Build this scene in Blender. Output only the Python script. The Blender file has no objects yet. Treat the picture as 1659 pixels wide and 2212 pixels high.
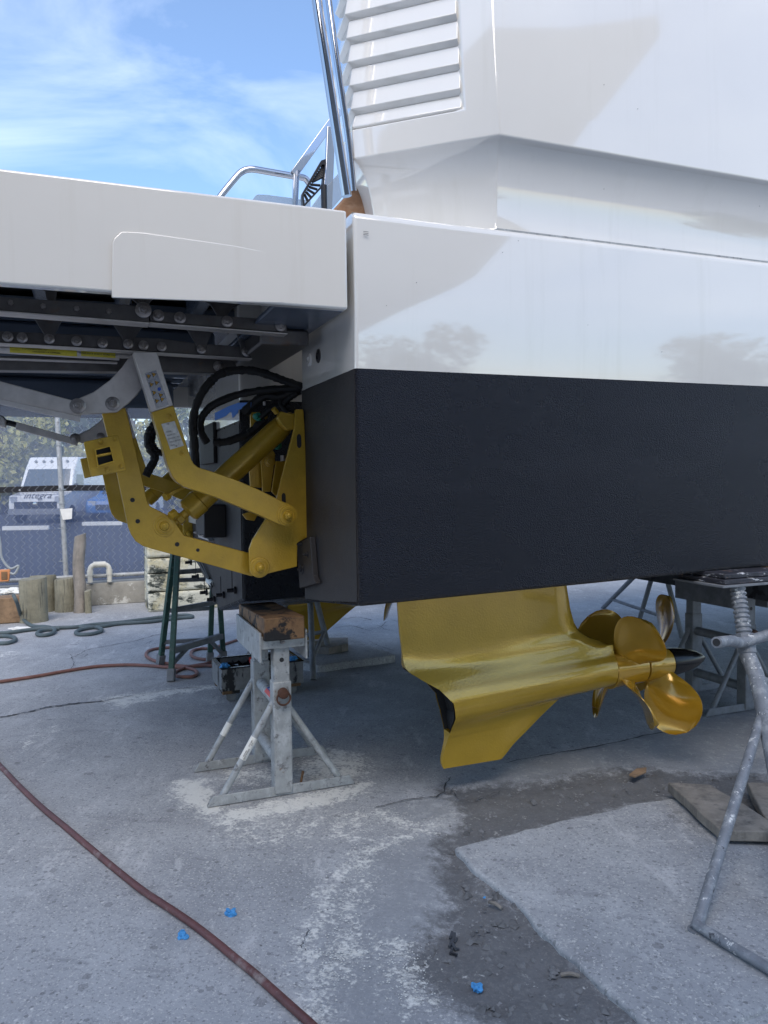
import bpy, bmesh, math, random
import numpy as np
from mathutils import Vector, Matrix, noise
random.seed(7); rng = np.random.default_rng(7)
S = bpy.context.scene
COL = S.collection
R = math.radians

# ------------------------------------------------------------------ camera
F_PX, CX, CY = 1661.0, 829.5, 1106.0        # focal length and centre, measured on a 1659 x 2212 view of the frame
CAM = Vector((0, 0, 1.5))
PITCH, ROLL = R(-2.41), R(0.68)
_f = Vector((0, math.cos(PITCH), math.sin(PITCH)))
_r0 = Vector((1, 0, 0)); _u0 = _r0.cross(_f)
_r = _r0 * math.cos(ROLL) - _u0 * math.sin(ROLL)
_u = _u0 * math.cos(ROLL) + _r0 * math.sin(ROLL)
cd = bpy.data.cameras.new('camera'); cam = bpy.data.objects.new('camera', cd); COL.objects.link(cam)
cam.matrix_world = Matrix(((_r.x, _u.x, -_f.x, CAM.x), (_r.y, _u.y, -_f.y, CAM.y), (_r.z, _u.z, -_f.z, CAM.z), (0, 0, 0, 1)))
cd.sensor_fit = 'VERTICAL'; cd.sensor_height = 36; cd.lens = 36 * F_PX / 2212
cd.clip_start = 0.05; cd.clip_end = 1500
S.camera = cam

# ------------------------------------------------------------------ sky, sun, exposure
SUN_EL, SUN_AZ = R(47), R(180)     # azimuth clockwise from +Y: behind the camera, to the left
w = bpy.data.worlds.new('World'); S.world = w; w.use_nodes = True
nt = w.node_tree; nt.nodes.clear()
def N(t, ty, **kw):
    n = t.nodes.new(ty)
    for k, v in kw.items(): setattr(n, k, v)
    return n
sky = N(nt, 'ShaderNodeTexSky', sky_type='NISHITA', sun_disc=False, sun_elevation=SUN_EL, sun_rotation=SUN_AZ)
sky.air_density = 1.0; sky.dust_density = 0.6; sky.ozone_density = 4.0
tc = N(nt, 'ShaderNodeTexCoord')
mp = N(nt, 'ShaderNodeMapping'); mp.inputs['Scale'].default_value = (1.3, 1.3, 3.6); mp.inputs['Rotation'].default_value = (0.25, 0.5, 0.3)
nt.links.new(tc.outputs['Generated'], mp.inputs['Vector'])
cn = N(nt, 'ShaderNodeTexNoise'); cn.inputs['Scale'].default_value = 1.7; cn.inputs['Detail'].default_value = 7; cn.inputs['Roughness'].default_value = 0.55; cn.inputs['Distortion'].default_value = 0.7
nt.links.new(mp.outputs[0], cn.inputs['Vector'])
cr = N(nt, 'ShaderNodeValToRGB'); cr.color_ramp.elements[0].position = 0.44; cr.color_ramp.elements[1].position = 0.82
cr.color_ramp.elements[0].color = (0.06, 0.06, 0.06, 1); cr.color_ramp.elements[1].color = (0.48, 0.48, 0.48, 1)
nt.links.new(cn.outputs['Fac'], cr.inputs[0])
mx = N(nt, 'ShaderNodeMix', data_type='RGBA')
hs = N(nt, 'ShaderNodeHueSaturation'); hs.inputs['Saturation'].default_value = 1.12; nt.links.new(sky.outputs[0], hs.inputs['Color'])
nt.links.new(cr.outputs[0], mx.inputs[0]); nt.links.new(hs.outputs[0], mx.inputs[6]); mx.inputs[7].default_value = (8.4, 8.8, 9.2, 1)
bg = N(nt, 'ShaderNodeBackground'); bg.inputs['Strength'].default_value = 0.15
nt.links.new(mx.outputs[2], bg.inputs[0])
wo = N(nt, 'ShaderNodeOutputWorld'); nt.links.new(bg.outputs[0], wo.inputs[0])
sd = bpy.data.lights.new('sun', 'SUN'); sun = bpy.data.objects.new('sun', sd); COL.objects.link(sun)
sd.energy = 1.75; sd.angle = R(50); sd.color = (1, 0.90, 0.77)
_sdir = Vector((math.sin(SUN_AZ) * math.cos(SUN_EL), math.cos(SUN_AZ) * math.cos(SUN_EL), math.sin(SUN_EL)))
sun.rotation_euler = _sdir.to_track_quat('Z', 'Y').to_euler(); sun.location = (0, 0, 30)
S.view_settings.view_transform = 'Standard'; S.view_settings.look = 'None'
S.view_settings.gamma = 1; S.view_settings.use_curve_mapping = False
S.view_settings.exposure = 0.80
S.cycles.max_bounces = 8; S.cycles.transparent_max_bounces = 16

# ------------------------------------------------------------------ measuring helpers: a point seen in the frame, put on a real plane
def ray(x, y): return _f + _r * ((x - CX) / F_PX) + _u * ((CY - y) / F_PX)
def depth(p, Y): d = ray(*p); return CAM + d * (Y / d.y)
def on_z(p, z=0.0): d = ray(*p); return CAM + d * ((z - CAM.z) / d.z)
TH = R(68.7)
U = Vector((math.sin(TH), math.cos(TH), 0)); V = Vector((-math.cos(TH), math.sin(TH), 0)); W = Vector((0, 0, 1))
C0 = depth((773, 1050), 2.9); C0.z = 0
def H(u, v, z): return C0 + U * u + V * v + W * z
def HU(p): d = p - C0; return d.dot(U), d.dot(V), p.z
def on_v(p, v): d = ray(*p); return CAM + d * ((v - (CAM - C0).dot(V)) / d.dot(V))
def on_u(p, u): d = ray(*p); return CAM + d * ((u - (CAM - C0).dot(U)) / d.dot(U))
def z1(x, y): return (x * .28, 564.1 + y * .28)
def z2(x, y): return (398.2 + x * .27, 730 + y * .27)
def z3(x, y): return (x * .2551, 895.9 + y * .2551)
def z4(x, y): return (398.2 + x * .24, 1260.8 + y * .24)
def z5(x, y): return (796.3 + x * .28, 1227.7 + y * .28)
def z6(x, y): return (1194.5 + x * .28, 1194.5 + y * .28)
def zA(x, y): return (431.3 + x * .24, 232.3 + y * .24)
def zB(x, y): return (630.4 + x * .62, y * .62)
def zC(x, y): return (x * .4, 1194.5 + y * .4)
def zD(x, y): return (1327 + x * .46, 1194.5 + y * .46)
def zE(x, y): return (597 + x * .64, 1592.6 + y * .64)
def zF(x, y): return (x * .44, 1592.6 + y * .44)
def zG(x, y): return (x * .14, 915.8 + y * .14)
def zH(x, y): return (x * .48, 564 + y * .48)

# ------------------------------------------------------------------ materials
def mat(name, col, rough=0.5, metal=0.0, var=0.0, vscale=6.0, bump=0.0, bscale=80.0, coat=0.0, spec=0.5, stains=None, detail=5, bdist=.01):
    """Principled material with a noise-varied colour, optional stain layers (colour, scale, low, high, stretch) and a bump."""
    m = bpy.data.materials.new(name); m.use_nodes = True
    t = m.node_tree; b = t.nodes['Principled BSDF']; L = t.links.new
    b.inputs['Roughness'].default_value = rough; b.inputs['Metallic'].default_value = metal
    b.inputs['Coat Weight'].default_value = coat; b.inputs['Coat Roughness'].default_value = 0.08
    b.inputs['Specular IOR Level'].default_value = spec
    tcn = N(t, 'ShaderNodeTexCoord'); c4 = (*col, 1)
    out = None
    if var:
        n = N(t, 'ShaderNodeTexNoise'); n.inputs['Scale'].default_value = vscale; n.inputs['Detail'].default_value = detail; n.inputs['Roughness'].default_value = .65
        L(tcn.outputs['Object'], n.inputs['Vector'])
        r = N(t, 'ShaderNodeValToRGB'); r.color_ramp.elements[0].position = .3; r.color_ramp.elements[1].position = .7
        r.color_ramp.elements[0].color = (*[c * (1 - var) for c in col], 1); r.color_ramp.elements[1].color = (*[min(1, c * (1 + var)) for c in col], 1)
        L(n.outputs['Fac'], r.inputs[0]); out = r.outputs[0]
        rr = N(t, 'ShaderNodeMapRange'); rr.inputs[3].default_value = rough * .82; rr.inputs[4].default_value = min(1, rough * 1.22)
        L(n.outputs['Fac'], rr.inputs[0]); L(rr.outputs[0], b.inputs['Roughness'])
    for st in (stains or []):
        sc, lo, hi = st[1], st[2], st[3]; stretch = st[4] if len(st) > 4 else (1, 1, 1)
        mpn = N(t, 'ShaderNodeMapping'); mpn.inputs['Scale'].default_value = stretch; mpn.inputs['Location'].default_value = (sc * .37, sc * .11, 1.3)
        L(tcn.outputs['Object'], mpn.inputs['Vector'])
        n = N(t, 'ShaderNodeTexNoise'); n.inputs['Scale'].default_value = sc; n.inputs['Detail'].default_value = 6; n.inputs['Roughness'].default_value = .7
        L(mpn.outputs[0], n.inputs['Vector'])
        r = N(t, 'ShaderNodeMapRange'); r.inputs[1].default_value = lo; r.inputs[2].default_value = hi
        L(n.outputs['Fac'], r.inputs[0])
        x = N(t, 'ShaderNodeMix', data_type='RGBA'); L(r.outputs[0], x.inputs[0])
        if out: L(out, x.inputs[6])
        else: x.inputs[6].default_value = c4
        x.inputs[7].default_value = (*st[0], 1); out = x.outputs[2]
    if out: L(out, b.inputs['Base Color'])
    else: b.inputs['Base Color'].default_value = c4
    if bump:
        n = N(t, 'ShaderNodeTexNoise'); n.inputs['Scale'].default_value = bscale; n.inputs['Detail'].default_value = 3
        L(tcn.outputs['Object'], n.inputs['Vector'])
        bp = N(t, 'ShaderNodeBump'); bp.inputs['Strength'].default_value = bump; bp.inputs['Distance'].default_value = bdist
        L(n.outputs['Fac'], bp.inputs['Height']); L(bp.outputs[0], b.inputs['Normal'])
    return m
M = {}
M['gel'] = mat('white_gelcoat', (.73, .72, .692), .035, var=.012, vscale=3, bump=.004, bscale=3, coat=1.0, spec=.9, stains=[((.69, .68, .645), 7, .54, .72, (1, 1, .05))])
M['gel_warm'] = mat('cream_gelcoat', (.735, .712, .665), .035, var=.012, vscale=3, bump=.004, bscale=3, coat=1.0, spec=.9, stains=[((.69, .66, .605), 7, .54, .72, (1, 1, .05))])
M['gel_under'] = mat('grey_moulding', (.075, .095, .13), .25, var=.1, vscale=4)  # shade and bluish bounce under the platform put into the base colour
M['anti'] = mat('black_antifouling', (.0050, .0046, .0112), .27, var=.30, vscale=2.2, bump=1.0, bscale=205, spec=.5, bdist=.034, stains=[((.012, .012, .02), 1.3, .5, .62, (.5, .5, 2.2)), ((.010, .010, .017), 14, .58, .70)])
M['anti2'] = mat('black_smooth_antifouling', (.021, .020, .023), .55, var=.12, vscale=10, bump=.25, bscale=170, spec=.45)
M['gold'] = mat('gold_paint', (.50, .315, .028), .30, .25, var=.12, vscale=9, bump=.14, bscale=130, coat=.25, stains=[((.22, .13, .02), 26, .67, .73), ((.55, .40, .12), 38, .70, .74)])
M['gold_pod'] = mat('gold_pod_paint', (.54, .338, .034), .18, .3, var=.09, vscale=5, bump=.12, bscale=110, coat=.7)
M['gold_prop'] = mat('gold_propeller_paint', (.54, .31, .028), .16, .3, var=.08, vscale=8, bump=.02, bscale=30, coat=.7)
M['steel'] = mat('brushed_stainless', (.56, .53, .51), .42, .7, var=.14, vscale=14, bump=.05, bscale=300)
M['steel_dark'] = mat('stained_shaded_stainless', (.12, .115, .115), .35, .6, var=.25, vscale=12, stains=[((.16, .1, .06), 9, .6, .75)])  # steel darkened for the shade under the platform, plus brown stains
M['chrome'] = mat('polished_stainless', (.50, .50, .52), .07, 1.0)
M['bolt'] = mat('bolt_steel', (.3, .28, .27), .35, .85, var=.2, vscale=60)
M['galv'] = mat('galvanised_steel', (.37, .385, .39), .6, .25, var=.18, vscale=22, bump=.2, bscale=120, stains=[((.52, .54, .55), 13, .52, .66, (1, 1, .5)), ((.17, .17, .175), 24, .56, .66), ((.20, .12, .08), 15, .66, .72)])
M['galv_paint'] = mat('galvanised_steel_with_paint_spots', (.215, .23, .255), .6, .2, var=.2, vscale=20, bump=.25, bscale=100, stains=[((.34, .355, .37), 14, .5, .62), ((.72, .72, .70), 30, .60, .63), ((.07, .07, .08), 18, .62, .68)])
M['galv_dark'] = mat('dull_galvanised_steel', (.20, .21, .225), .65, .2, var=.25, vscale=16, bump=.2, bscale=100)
M['rust'] = mat('rusty_iron', (.10, .045, .028), .75, .2, var=.35, vscale=60, bump=.4, bscale=150)
M['wood_block'] = mat('raw_timber', (.22, .125, .06), .7, var=.3, vscale=9, bump=.3, bscale=60, stains=[((.10, .055, .03), 14, .5, .65), ((.012, .012, .014), 7, .52, .57)])
M['wood_old'] = mat('weathered_grey_timber', (.25, .225, .195), .85, var=.3, vscale=8, bump=.5, bscale=60, stains=[((.12, .11, .10), 14, .5, .7, (1, 1, .12)), ((.38, .35, .30), 20, .6, .8, (1, 1, .1))])
M['wood_pile'] = mat('weathered_piling_wood', (.24, .225, .165), .85, var=.25, vscale=9, bump=.6, bscale=40, stains=[((.08, .08, .065), 40, .56, .66, (1, 1, .06)), ((.36, .35, .29), 30, .6, .75, (1, 1, .08))])
M['wood_brown'] = mat('brown_timber', (.26, .17, .10), .8, var=.3, vscale=9, bump=.4, bscale=60, stains=[((.10, .06, .04), 12, .55, .7, (.2, 1, 1))])
M['wood_dark'] = mat('dark_stained_timber', (.055, .06, .07), .75, var=.3, vscale=9, bump=.4, bscale=60, stains=[((.015, .015, .02), 8, .55, .6)])
M['pad'] = mat('paint_smeared_plywood', (.035, .035, .045), .55, var=.4, vscale=9, bump=.4, bscale=60, stains=[((.6, .6, .6), 15, .60, .64, (1, 1, 4)), ((.45, .26, .18), 9, .62, .66, (1, 1, 6))])
M['teak'] = mat('teak', (.30, .16, .085), .6, var=.25, vscale=12, stains=[((.45, .30, .2), 18, .5, .8, (.2, 1, 1))])
M['rubber'] = mat('black_rubber', (.008, .008, .009), .6, bump=.3, bscale=60)
M['plastic'] = mat('black_plastic', (.012, .012, .016), .45)
M['hose_red'] = mat('worn_red_hose', (.125, .05, .048), .55, var=.3, vscale=14, bump=.2, bscale=120, stains=[((.24, .19, .18), 11, .56, .72), ((.05, .03, .03), 25, .62, .75)])
M['hose_orange'] = mat('salmon_hose', (.24, .115, .095), .6, var=.2, vscale=14, stains=[((.2, .12, .1), 11, .55, .72)])
M['hose_grey'] = mat('slate_hose', (.085, .115, .125), .6, var=.2, vscale=14)
M['tape'] = mat('blue_masking_tape', (.03, .16, .55), .65, var=.1, vscale=10)
M['wad'] = mat('blue_crumpled_tape', (.06, .29, .62), .6, var=.15, vscale=40, bump=.4, bscale=100)
M['white'] = mat('white_plastic', (.72, .72, .68), .5, var=.05, vscale=10)
M['white_dirty'] = mat('flaking_cream_paint', (.66, .645, .53), .75, var=.15, vscale=5, bump=.5, bscale=30, stains=[((.05, .06, .05), 4, .50, .56, (1, 1, 2)), ((.62, .56, .36), 3, .5, .6), ((.33, .33, .28), 12, .55, .65, (1, 1, 3))])
M['pvc'] = mat('pvc_pipe', (.68, .66, .58), .5, var=.08, vscale=10)
M['curb'] = mat('weathered_cement', (.30, .29, .26), .9, var=.2, vscale=6, bump=.5, bscale=60, stains=[((.6, .6, .57), 2.2, .56, .6), ((.14, .14, .13), 7, .6, .72)])
M['green'] = mat('green_painted_steel', (.035, .095, .075), .5, var=.3, vscale=14, stains=[((.3, .33, .33), 25, .6, .75), ((.10, .10, .10), 12, .6, .7)])
M['orange'] = mat('orange_plastic', (.6, .25, .1), .5)
M['glass'] = mat('tinted_glass', (.05, .07, .09), .05, spec=.8)
M['paper'] = mat('white_paper_label', (.75, .74, .70), .7, var=.06, vscale=20)
M['ink'] = mat('black_ink_and_hole_dark', (.02, .02, .022), .6)  # print, and also the painted dark of holes and the tube mouth
M['label_red'] = mat('red_print', (.6, .07, .06), .5); M['label_blue'] = mat('blue_print', (.03, .09, .40), .5)
M['yellow'] = mat('yellow_sticker', (.62, .53, .04), .5, var=.15, vscale=20)
M['amber'] = mat('amber_print', (.70, .36, .03), .5)
M['sticker'] = mat('silver_sticker', (.48, .49, .52), .2, .8, var=.1, vscale=30)
M['plate'] = mat('engraved_nameplate', (.55, .54, .52), .4, .6, var=.2, vscale=40, stains=[((.36, .36, .36), 60, .55, .65, (1, 1, .4))])
M['green_led'] = mat('green_connector', (.01, .22, .15), .3)
M['tray'] = mat('paint_splashed_tray', (.20, .205, .21), .7, var=.25, vscale=14, stains=[((.015, .015, .018), 8, .52, .56, (1, 1, .35)), ((.68, .66, .58), 9, .64, .66)])
M['gloss_black'] = mat('wet_black_paint', (.008, .008, .011), .2, var=.3, vscale=20, bump=.5, bscale=50, stains=[((.4, .42, .48), 26, .66, .7)])
M['gloss_cone'] = mat('black_cone_paint', (.004, .004, .005), .22, spec=.4)
M['red'] = mat('red_plastic', (.45, .03, .02), .4)
M['leaf'] = mat('sunlit_olive_leaves', (.34, .32, .10), .6, var=.45, vscale=.9)
M['leaf2'] = mat('deep_green_leaves', (.11, .14, .045), .6, var=.45, vscale=.9)
M['bark'] = mat('tree_bark', (.11, .085, .06), .9, var=.3, vscale=8)
M['van'] = mat('white_van_paint', (.78, .78, .78), .25, coat=.5)
M['car_blue'] = mat('blue_car_paint', (.05, .16, .42), .25, coat=.5)
M['asphalt'] = mat('parking_asphalt', (.055, .056, .06), .9, var=.25, vscale=1.5, bump=.2, bscale=60)
M['headlight'] = mat('headlight_plastic', (.35, .37, .4), .15)
M['cable'] = mat('grey_cable', (.3, .33, .34), .5)
M['stone'] = mat('dusty_chips', (.24, .243, .25), .9, var=.35, vscale=15)
M['clod'] = mat('dry_dirt_clods', (.15, .152, .155), .95, var=.45, vscale=20)
M['dustchip'] = mat('pale_paint_dust', (.62, .62, .585), .9, var=.12, vscale=20)
M['silhouette_grey'] = mat('silhouette_hull_grey', (.20, .20, .21), .3); M['silhouette_grey_top'] = mat('silhouette_cabin_grey', (.18, .19, .20), .8)  # greys set dark so the unseen cruiser mirrors as a silhouette
M['crack'] = mat('dirt_in_crack', (.075, .075, .078), .95, var=.5, vscale=9)

def fabric(name, col, op):
    m = bpy.data.materials.new(name); m.use_nodes = True; t = m.node_tree; t.nodes.clear(); L = t.links.new
    d = N(t, 'ShaderNodeBsdfDiffuse'); d.inputs[0].default_value = (*col, 1)
    tl = N(t, 'ShaderNodeBsdfTranslucent'); tl.inputs[0].default_value = (*col, 1)
    ms = N(t, 'ShaderNodeMixShader'); ms.inputs[0].default_value = .4; L(d.outputs[0], ms.inputs[1]); L(tl.outputs[0], ms.inputs[2])
    tp = N(t, 'ShaderNodeBsdfTransparent'); mm = N(t, 'ShaderNodeMixShader')
    tcn = N(t, 'ShaderNodeTexCoord'); n = N(t, 'ShaderNodeTexNoise'); n.inputs['Scale'].default_value = 2.5; L(tcn.outputs['Object'], n.inputs['Vector'])
    mr = N(t, 'ShaderNodeMapRange'); mr.inputs[1].default_value = .3; mr.inputs[2].default_value = .7; mr.inputs[3].default_value = op - .08; mr.inputs[4].default_value = op + .08
    L(n.outputs['Fac'], mr.inputs[0]); L(mr.outputs[0], mm.inputs[0]); L(tp.outputs[0], mm.inputs[1]); L(ms.outputs[0], mm.inputs[2])
    o = N(t, 'ShaderNodeOutputMaterial'); L(mm.outputs[0], o.inputs[0]); return m
M['screen_low'] = fabric('blue_privacy_mesh', (.16, .20, .32), .58)
M['screen_high'] = fabric('pale_privacy_mesh', (.33, .39, .50), .46)
def clear_panel(name, col, op):
    m = bpy.data.materials.new(name); m.use_nodes = True; t = m.node_tree; b = t.nodes['Principled BSDF']; L = t.links.new
    b.inputs['Base Color'].default_value = (*col, 1); b.inputs['Roughness'].default_value = .05
    tp = N(t, 'ShaderNodeBsdfTransparent'); mm = N(t, 'ShaderNodeMixShader'); mm.inputs[0].default_value = op
    L(tp.outputs[0], mm.inputs[1]); L(b.outputs[0], mm.inputs[2]); L(mm.outputs[0], t.nodes['Material Output'].inputs[0]); return m
M['clear'] = clear_panel('smoked_clear_panel', (.25, .29, .34), .5)

def concrete(name, attrs=True, base=(.385, .397, .415)):
    m = bpy.data.materials.new(name); m.use_nodes = True; t = m.node_tree; b = t.nodes['Principled BSDF']; L = t.links.new
    tcn = N(t, 'ShaderNodeTexCoord')
    def noise_(sc, det=6, ro=.6, stretch=None, loc=0.0):
        n = N(t, 'ShaderNodeTexNoise'); n.inputs['Scale'].default_value = sc; n.inputs['Detail'].default_value = det; n.inputs['Roughness'].default_value = ro
        mpn = N(t, 'ShaderNodeMapping'); mpn.inputs['Scale'].default_value = stretch or (1, 1, 1); mpn.inputs['Location'].default_value = (loc, loc * .7, 0); mpn.inputs['Rotation'].default_value = (0, 0, .35)
        L(tcn.outputs['Object'], mpn.inputs[0]); L(mpn.outputs[0], n.inputs['Vector']); return n.outputs['Fac']
    def rng_(f, lo, hi, a=0, c=1):
        r = N(t, 'ShaderNodeMapRange'); r.inputs[1].default_value = lo; r.inputs[2].default_value = hi; r.inputs[3].default_value = a; r.inputs[4].default_value = c
        L(f, r.inputs[0]); return r.outputs[0]
    def mix(f, a, c):
        x = N(t, 'ShaderNodeMix', data_type='RGBA'); L(f, x.inputs[0])
        if isinstance(a, tuple): x.inputs[6].default_value = (*a, 1)
        else: L(a, x.inputs[6])
        x.inputs[7].default_value = (*c, 1); return x.outputs[2]
    def math_(op, a, c):
        n = N(t, 'ShaderNodeMath', operation=op)
        for i, q in enumerate((a, c)):
            if isinstance(q, (int, float)): n.inputs[i].default_value = q
            else: L(q, n.inputs[i])
        return n.outputs[0]
    def pits(sc, keep, r0, r1, wob, loc):      # scattered spots: only the cells whose random value passes are used
        v = N(t, 'ShaderNodeTexVoronoi'); v.inputs['Scale'].default_value = sc
        mpn = N(t, 'ShaderNodeMapping'); mpn.inputs['Location'].default_value = (loc, -loc, 0); L(tcn.outputs['Object'], mpn.inputs[0]); L(mpn.outputs[0], v.inputs['Vector'])
        sx = N(t, 'ShaderNodeSeparateColor'); L(v.outputs['Color'], sx.inputs[0])
        d = math_('ADD', v.outputs['Distance'], math_('MULTIPLY', math_('SUBTRACT', noise_(sc * 4, 3, .6, None, loc), .5), wob))
        size = rng_(sx.outputs[1], 0, 1, r0, r1)
        return math_('MULTIPLY', math_('LESS_THAN', d, size), math_('LESS_THAN', sx.outputs[0], keep))
    c = mix(rng_(noise_(.7, 5), .35, .7), base, tuple(k * .80 for k in base))
    c = mix(rng_(noise_(2.6, 8, .7, None, 3.1), .48, .66, 0, .7), c, tuple(min(.5, k * 1.22) for k in base))
    c = mix(rng_(noise_(1.1, 10, .72, (1.0, .6, 1), 21.0), .50, .58, 0, .38), c, (.215, .225, .24))       # old water marks with an edge
    c = mix(rng_(noise_(6.0, 10, .78, (1.0, .30, 1), 7.7), .55, .63, 0, .62), c, (.58, .585, .59))          # scuffed pale streaks
    c = mix(rng_(noise_(11.0, 10, .8, (.35, 1.0, 1), 17.7), .58, .64, 0, .5), c, (.60, .605, .60))
    c = mix(rng_(noise_(4.2, 10, .78, (.5, 1.2, 1), 11.3), .56, .64, 0, .55), c, (.20, .208, .222))
    c = mix(rng_(noise_(24, 9, .8, None, 9.1), .53, .62, 0, .45), c, (.235, .245, .26))
    c = mix(rng_(noise_(60, 4, .75), .54, .62, 0, .5), c, (.16, .165, .175))                                # worn aggregate
    c = mix(rng_(noise_(105, 2, .6, None, 5.5), .61, .64, 0, .8), c, (.58, .58, .56))                       # white specks
    c = mix(math_('MULTIPLY', pits(34, .22, .10, .30, .25, 2.0), .5), c, (.105, .11, .118))
    c = mix(math_('MULTIPLY', pits(75, .20, .12, .34, .25, 6.0), .5), c, (.10, .105, .112))
    c = mix(math_('MULTIPLY', pits(13, .16, .05, .26, .35, 9.0), .42), c, (.12, .122, .13))                   # drips
    c = mix(math_('MULTIPLY', pits(42, .10, .08, .26, .3, 14.0), .6), c, (.66, .66, .64))                   # paint flecks
    c = mix(math_('MULTIPLY', pits(3.1, .10, .03, .16, .30, 31.0), .4), c, (.11, .112, .118))
    if attrs:
        def at(nm): n = N(t, 'ShaderNodeAttribute'); n.attribute_name = nm; return n.outputs['Fac']
        nz = noise_(14, 8, .75, None, 2.2); nz2 = noise_(60, 4, .7, None, 1.2)
        worn = rng_(math_('ADD', at('worn'), math_('MULTIPLY', math_('SUBTRACT', nz, .5), 1.3)), .45, .62)
        c = mix(math_('MULTIPLY', worn, .75), c, (.27, .283, .30))
        d = rng_(math_('ADD', at('dirt'), math_('MULTIPLY', math_('SUBTRACT', nz, .5), 1.7)), .33, .66)
        c = mix(math_('MULTIPLY', d, .85), c, (.105, .107, .111))
        c = mix(math_('MULTIPLY', d, rng_(nz2, .52, .66, 0, .75)), c, (.20, .20, .20))
        du = rng_(math_('ADD', math_('ADD', at('dust'), math_('MULTIPLY', math_('SUBTRACT', nz, .5), 2.2)), math_('MULTIPLY', math_('SUBTRACT', nz2, .5), 1.6)), .34, .70)
        c = mix(math_('MULTIPLY', du, .88), c, (.76, .76, .72))
    L(c, b.inputs['Base Color']); b.inputs['Roughness'].default_value = .8; b.inputs['Specular IOR Level'].default_value = .35
    h = math_('ADD', math_('MULTIPLY', noise_(9, 6), .6), math_('MULTIPLY', noise_(70, 5, .75), .40))
    bp = N(t, 'ShaderNodeBump'); bp.inputs['Strength'].default_value = .5; bp.inputs['Distance'].default_value = .012
    L(h, bp.inputs['Height']); L(bp.outputs[0], b.inputs['Normal'])
    return m
M['ground'] = concrete('yard_concrete'); M['slab'] = concrete('slab_concrete', False, (.39, .401, .417))

# ------------------------------------------------------------------ mesh builder
class MB:
    def __init__(s): s.v = []; s.f = []; s.m = []
    def add(s, vs, fs, mi=0):
        o = len(s.v); s.v += [tuple(p) for p in vs]; s.f += [tuple(i + o for i in f) for f in fs]; s.m += [mi] * len(fs); return s
    def box(s, c, a, b, d, mi=0):     # centre and three half vectors
        vs = [c + a * i + b * j + d * k for k in (-1, 1) for j in (-1, 1) for i in (-1, 1)]
        return s.add(vs, [(0, 2, 3, 1), (4, 5, 7, 6), (0, 1, 5, 4), (2, 6, 7, 3), (0, 4, 6, 2), (1, 3, 7, 5)], mi)
    def hbox(s, u0, u1, v0, v1, w0, w1, mi=0):
        return s.box(H((u0 + u1) / 2, (v0 + v1) / 2, (w0 + w1) / 2), U * ((u1 - u0) / 2), V * ((v1 - v0) / 2), W * ((w1 - w0) / 2), mi)
    def prism(s, pts, ext, mi=0):
        n = len(pts); vs = list(pts) + [p + ext for p in pts]
        return s.add(vs, [tuple(range(n)), tuple(range(2 * n - 1, n - 1, -1))] + [(i, (i + 1) % n, n + (i + 1) % n, n + i) for i in range(n)], mi)
    def rings(s, rs, mi=0, caps=True, closed=True):
        n = len(rs[0]); vs = [p for r in rs for p in r]; fs = []
        for k in range(len(rs) - 1):
            for i in range(n if closed else n - 1):
                j = (i + 1) % n; fs.append((k * n + i, k * n + j, (k + 1) * n + j, (k + 1) * n + i))
        if caps: fs += [tuple(range(n - 1, -1, -1)), tuple(range((len(rs) - 1) * n, len(rs) * n))]
        return s.add(vs, fs, mi)
    def cyl(s, p0, p1, r0, r1=None, n=14, mi=0):
        p0, p1 = Vector(p0), Vector(p1); r1 = r0 if r1 is None else r1
        d = (p1 - p0).normalized(); a = d.orthogonal().normalized(); b = d.cross(a)
        return s.rings([[p + (a * math.cos(t) + b * math.sin(t)) * r for t in [2 * math.pi * i / n for i in range(n)]] for p, r in ((p0, r0), (p1, r1))], mi)
    def lathe(s, p0, axis, prof, n=20, mi=0):    # prof: (distance along the axis, radius)
        d = axis.normalized(); a = d.orthogonal().normalized(); b = d.cross(a)
        return s.rings([[p0 + d * x + (a * math.cos(t) + b * math.sin(t)) * max(r, 1e-4) for t in [2 * math.pi * i / n for i in range(n)]] for x, r in prof], mi)
    def tube(s, path, r, n=10, mi=0, fine=6, lump=0.0):
        pts = smooth_path(path, fine) if fine > 1 else [Vector(p) for p in path]
        rs = []; a = None
        for i, p in enumerate(pts):
            d = (pts[min(i + 1, len(pts) - 1)] - pts[max(i - 1, 0)]).normalized()
            a = (a - d * a.dot(d)).normalized() if a is not None and (a - d * a.dot(d)).length > 1e-4 else d.orthogonal().normalized()
            b = d.cross(a); rr = r * (1 + lump * (random.random() - .5))
            rs.append([p + (a * math.cos(t) + b * math.sin(t)) * rr for t in [2 * math.pi * k / n for k in range(n)]])
        return s.rings(rs, mi)
    def sweep(s, path, a, b, mi=0):              # rectangular bar through the path, half sizes a (sideways) and b (up)
        return s
    def build(s, name, mats, parent=None, bevel=0, seg=2, ang=35, smooth=True, kind=None, label=None, norm=True):
        me = bpy.data.meshes.new(name); me.from_pydata(s.v, [], s.f)
        for m_ in (mats if isinstance(mats, (list, tuple)) else [mats]): me.materials.append(M[m_] if isinstance(m_, str) else m_)
        me.polygons.foreach_set('material_index', s.m)
        if norm:
            bm = bmesh.new(); bm.from_mesh(me); bmesh.ops.remove_doubles(bm, verts=bm.verts, dist=1e-5); bmesh.ops.recalc_face_normals(bm, faces=bm.faces); bm.to_mesh(me); bm.free()
        if smooth:
            me.polygons.foreach_set('use_smooth', [True] * len(me.polygons)); me.set_sharp_from_angle(angle=R(ang))
        o = bpy.data.objects.new(name, me); link(o, parent)
        if bevel:
            b = o.modifiers.new('bevel', 'BEVEL'); b.width = bevel; b.segments = seg; b.limit_method = 'ANGLE'; b.angle_limit = R(30); b.harden_normals = False
        if kind: o['kind'] = kind
        if label: o['label'] = label
        return o
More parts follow.
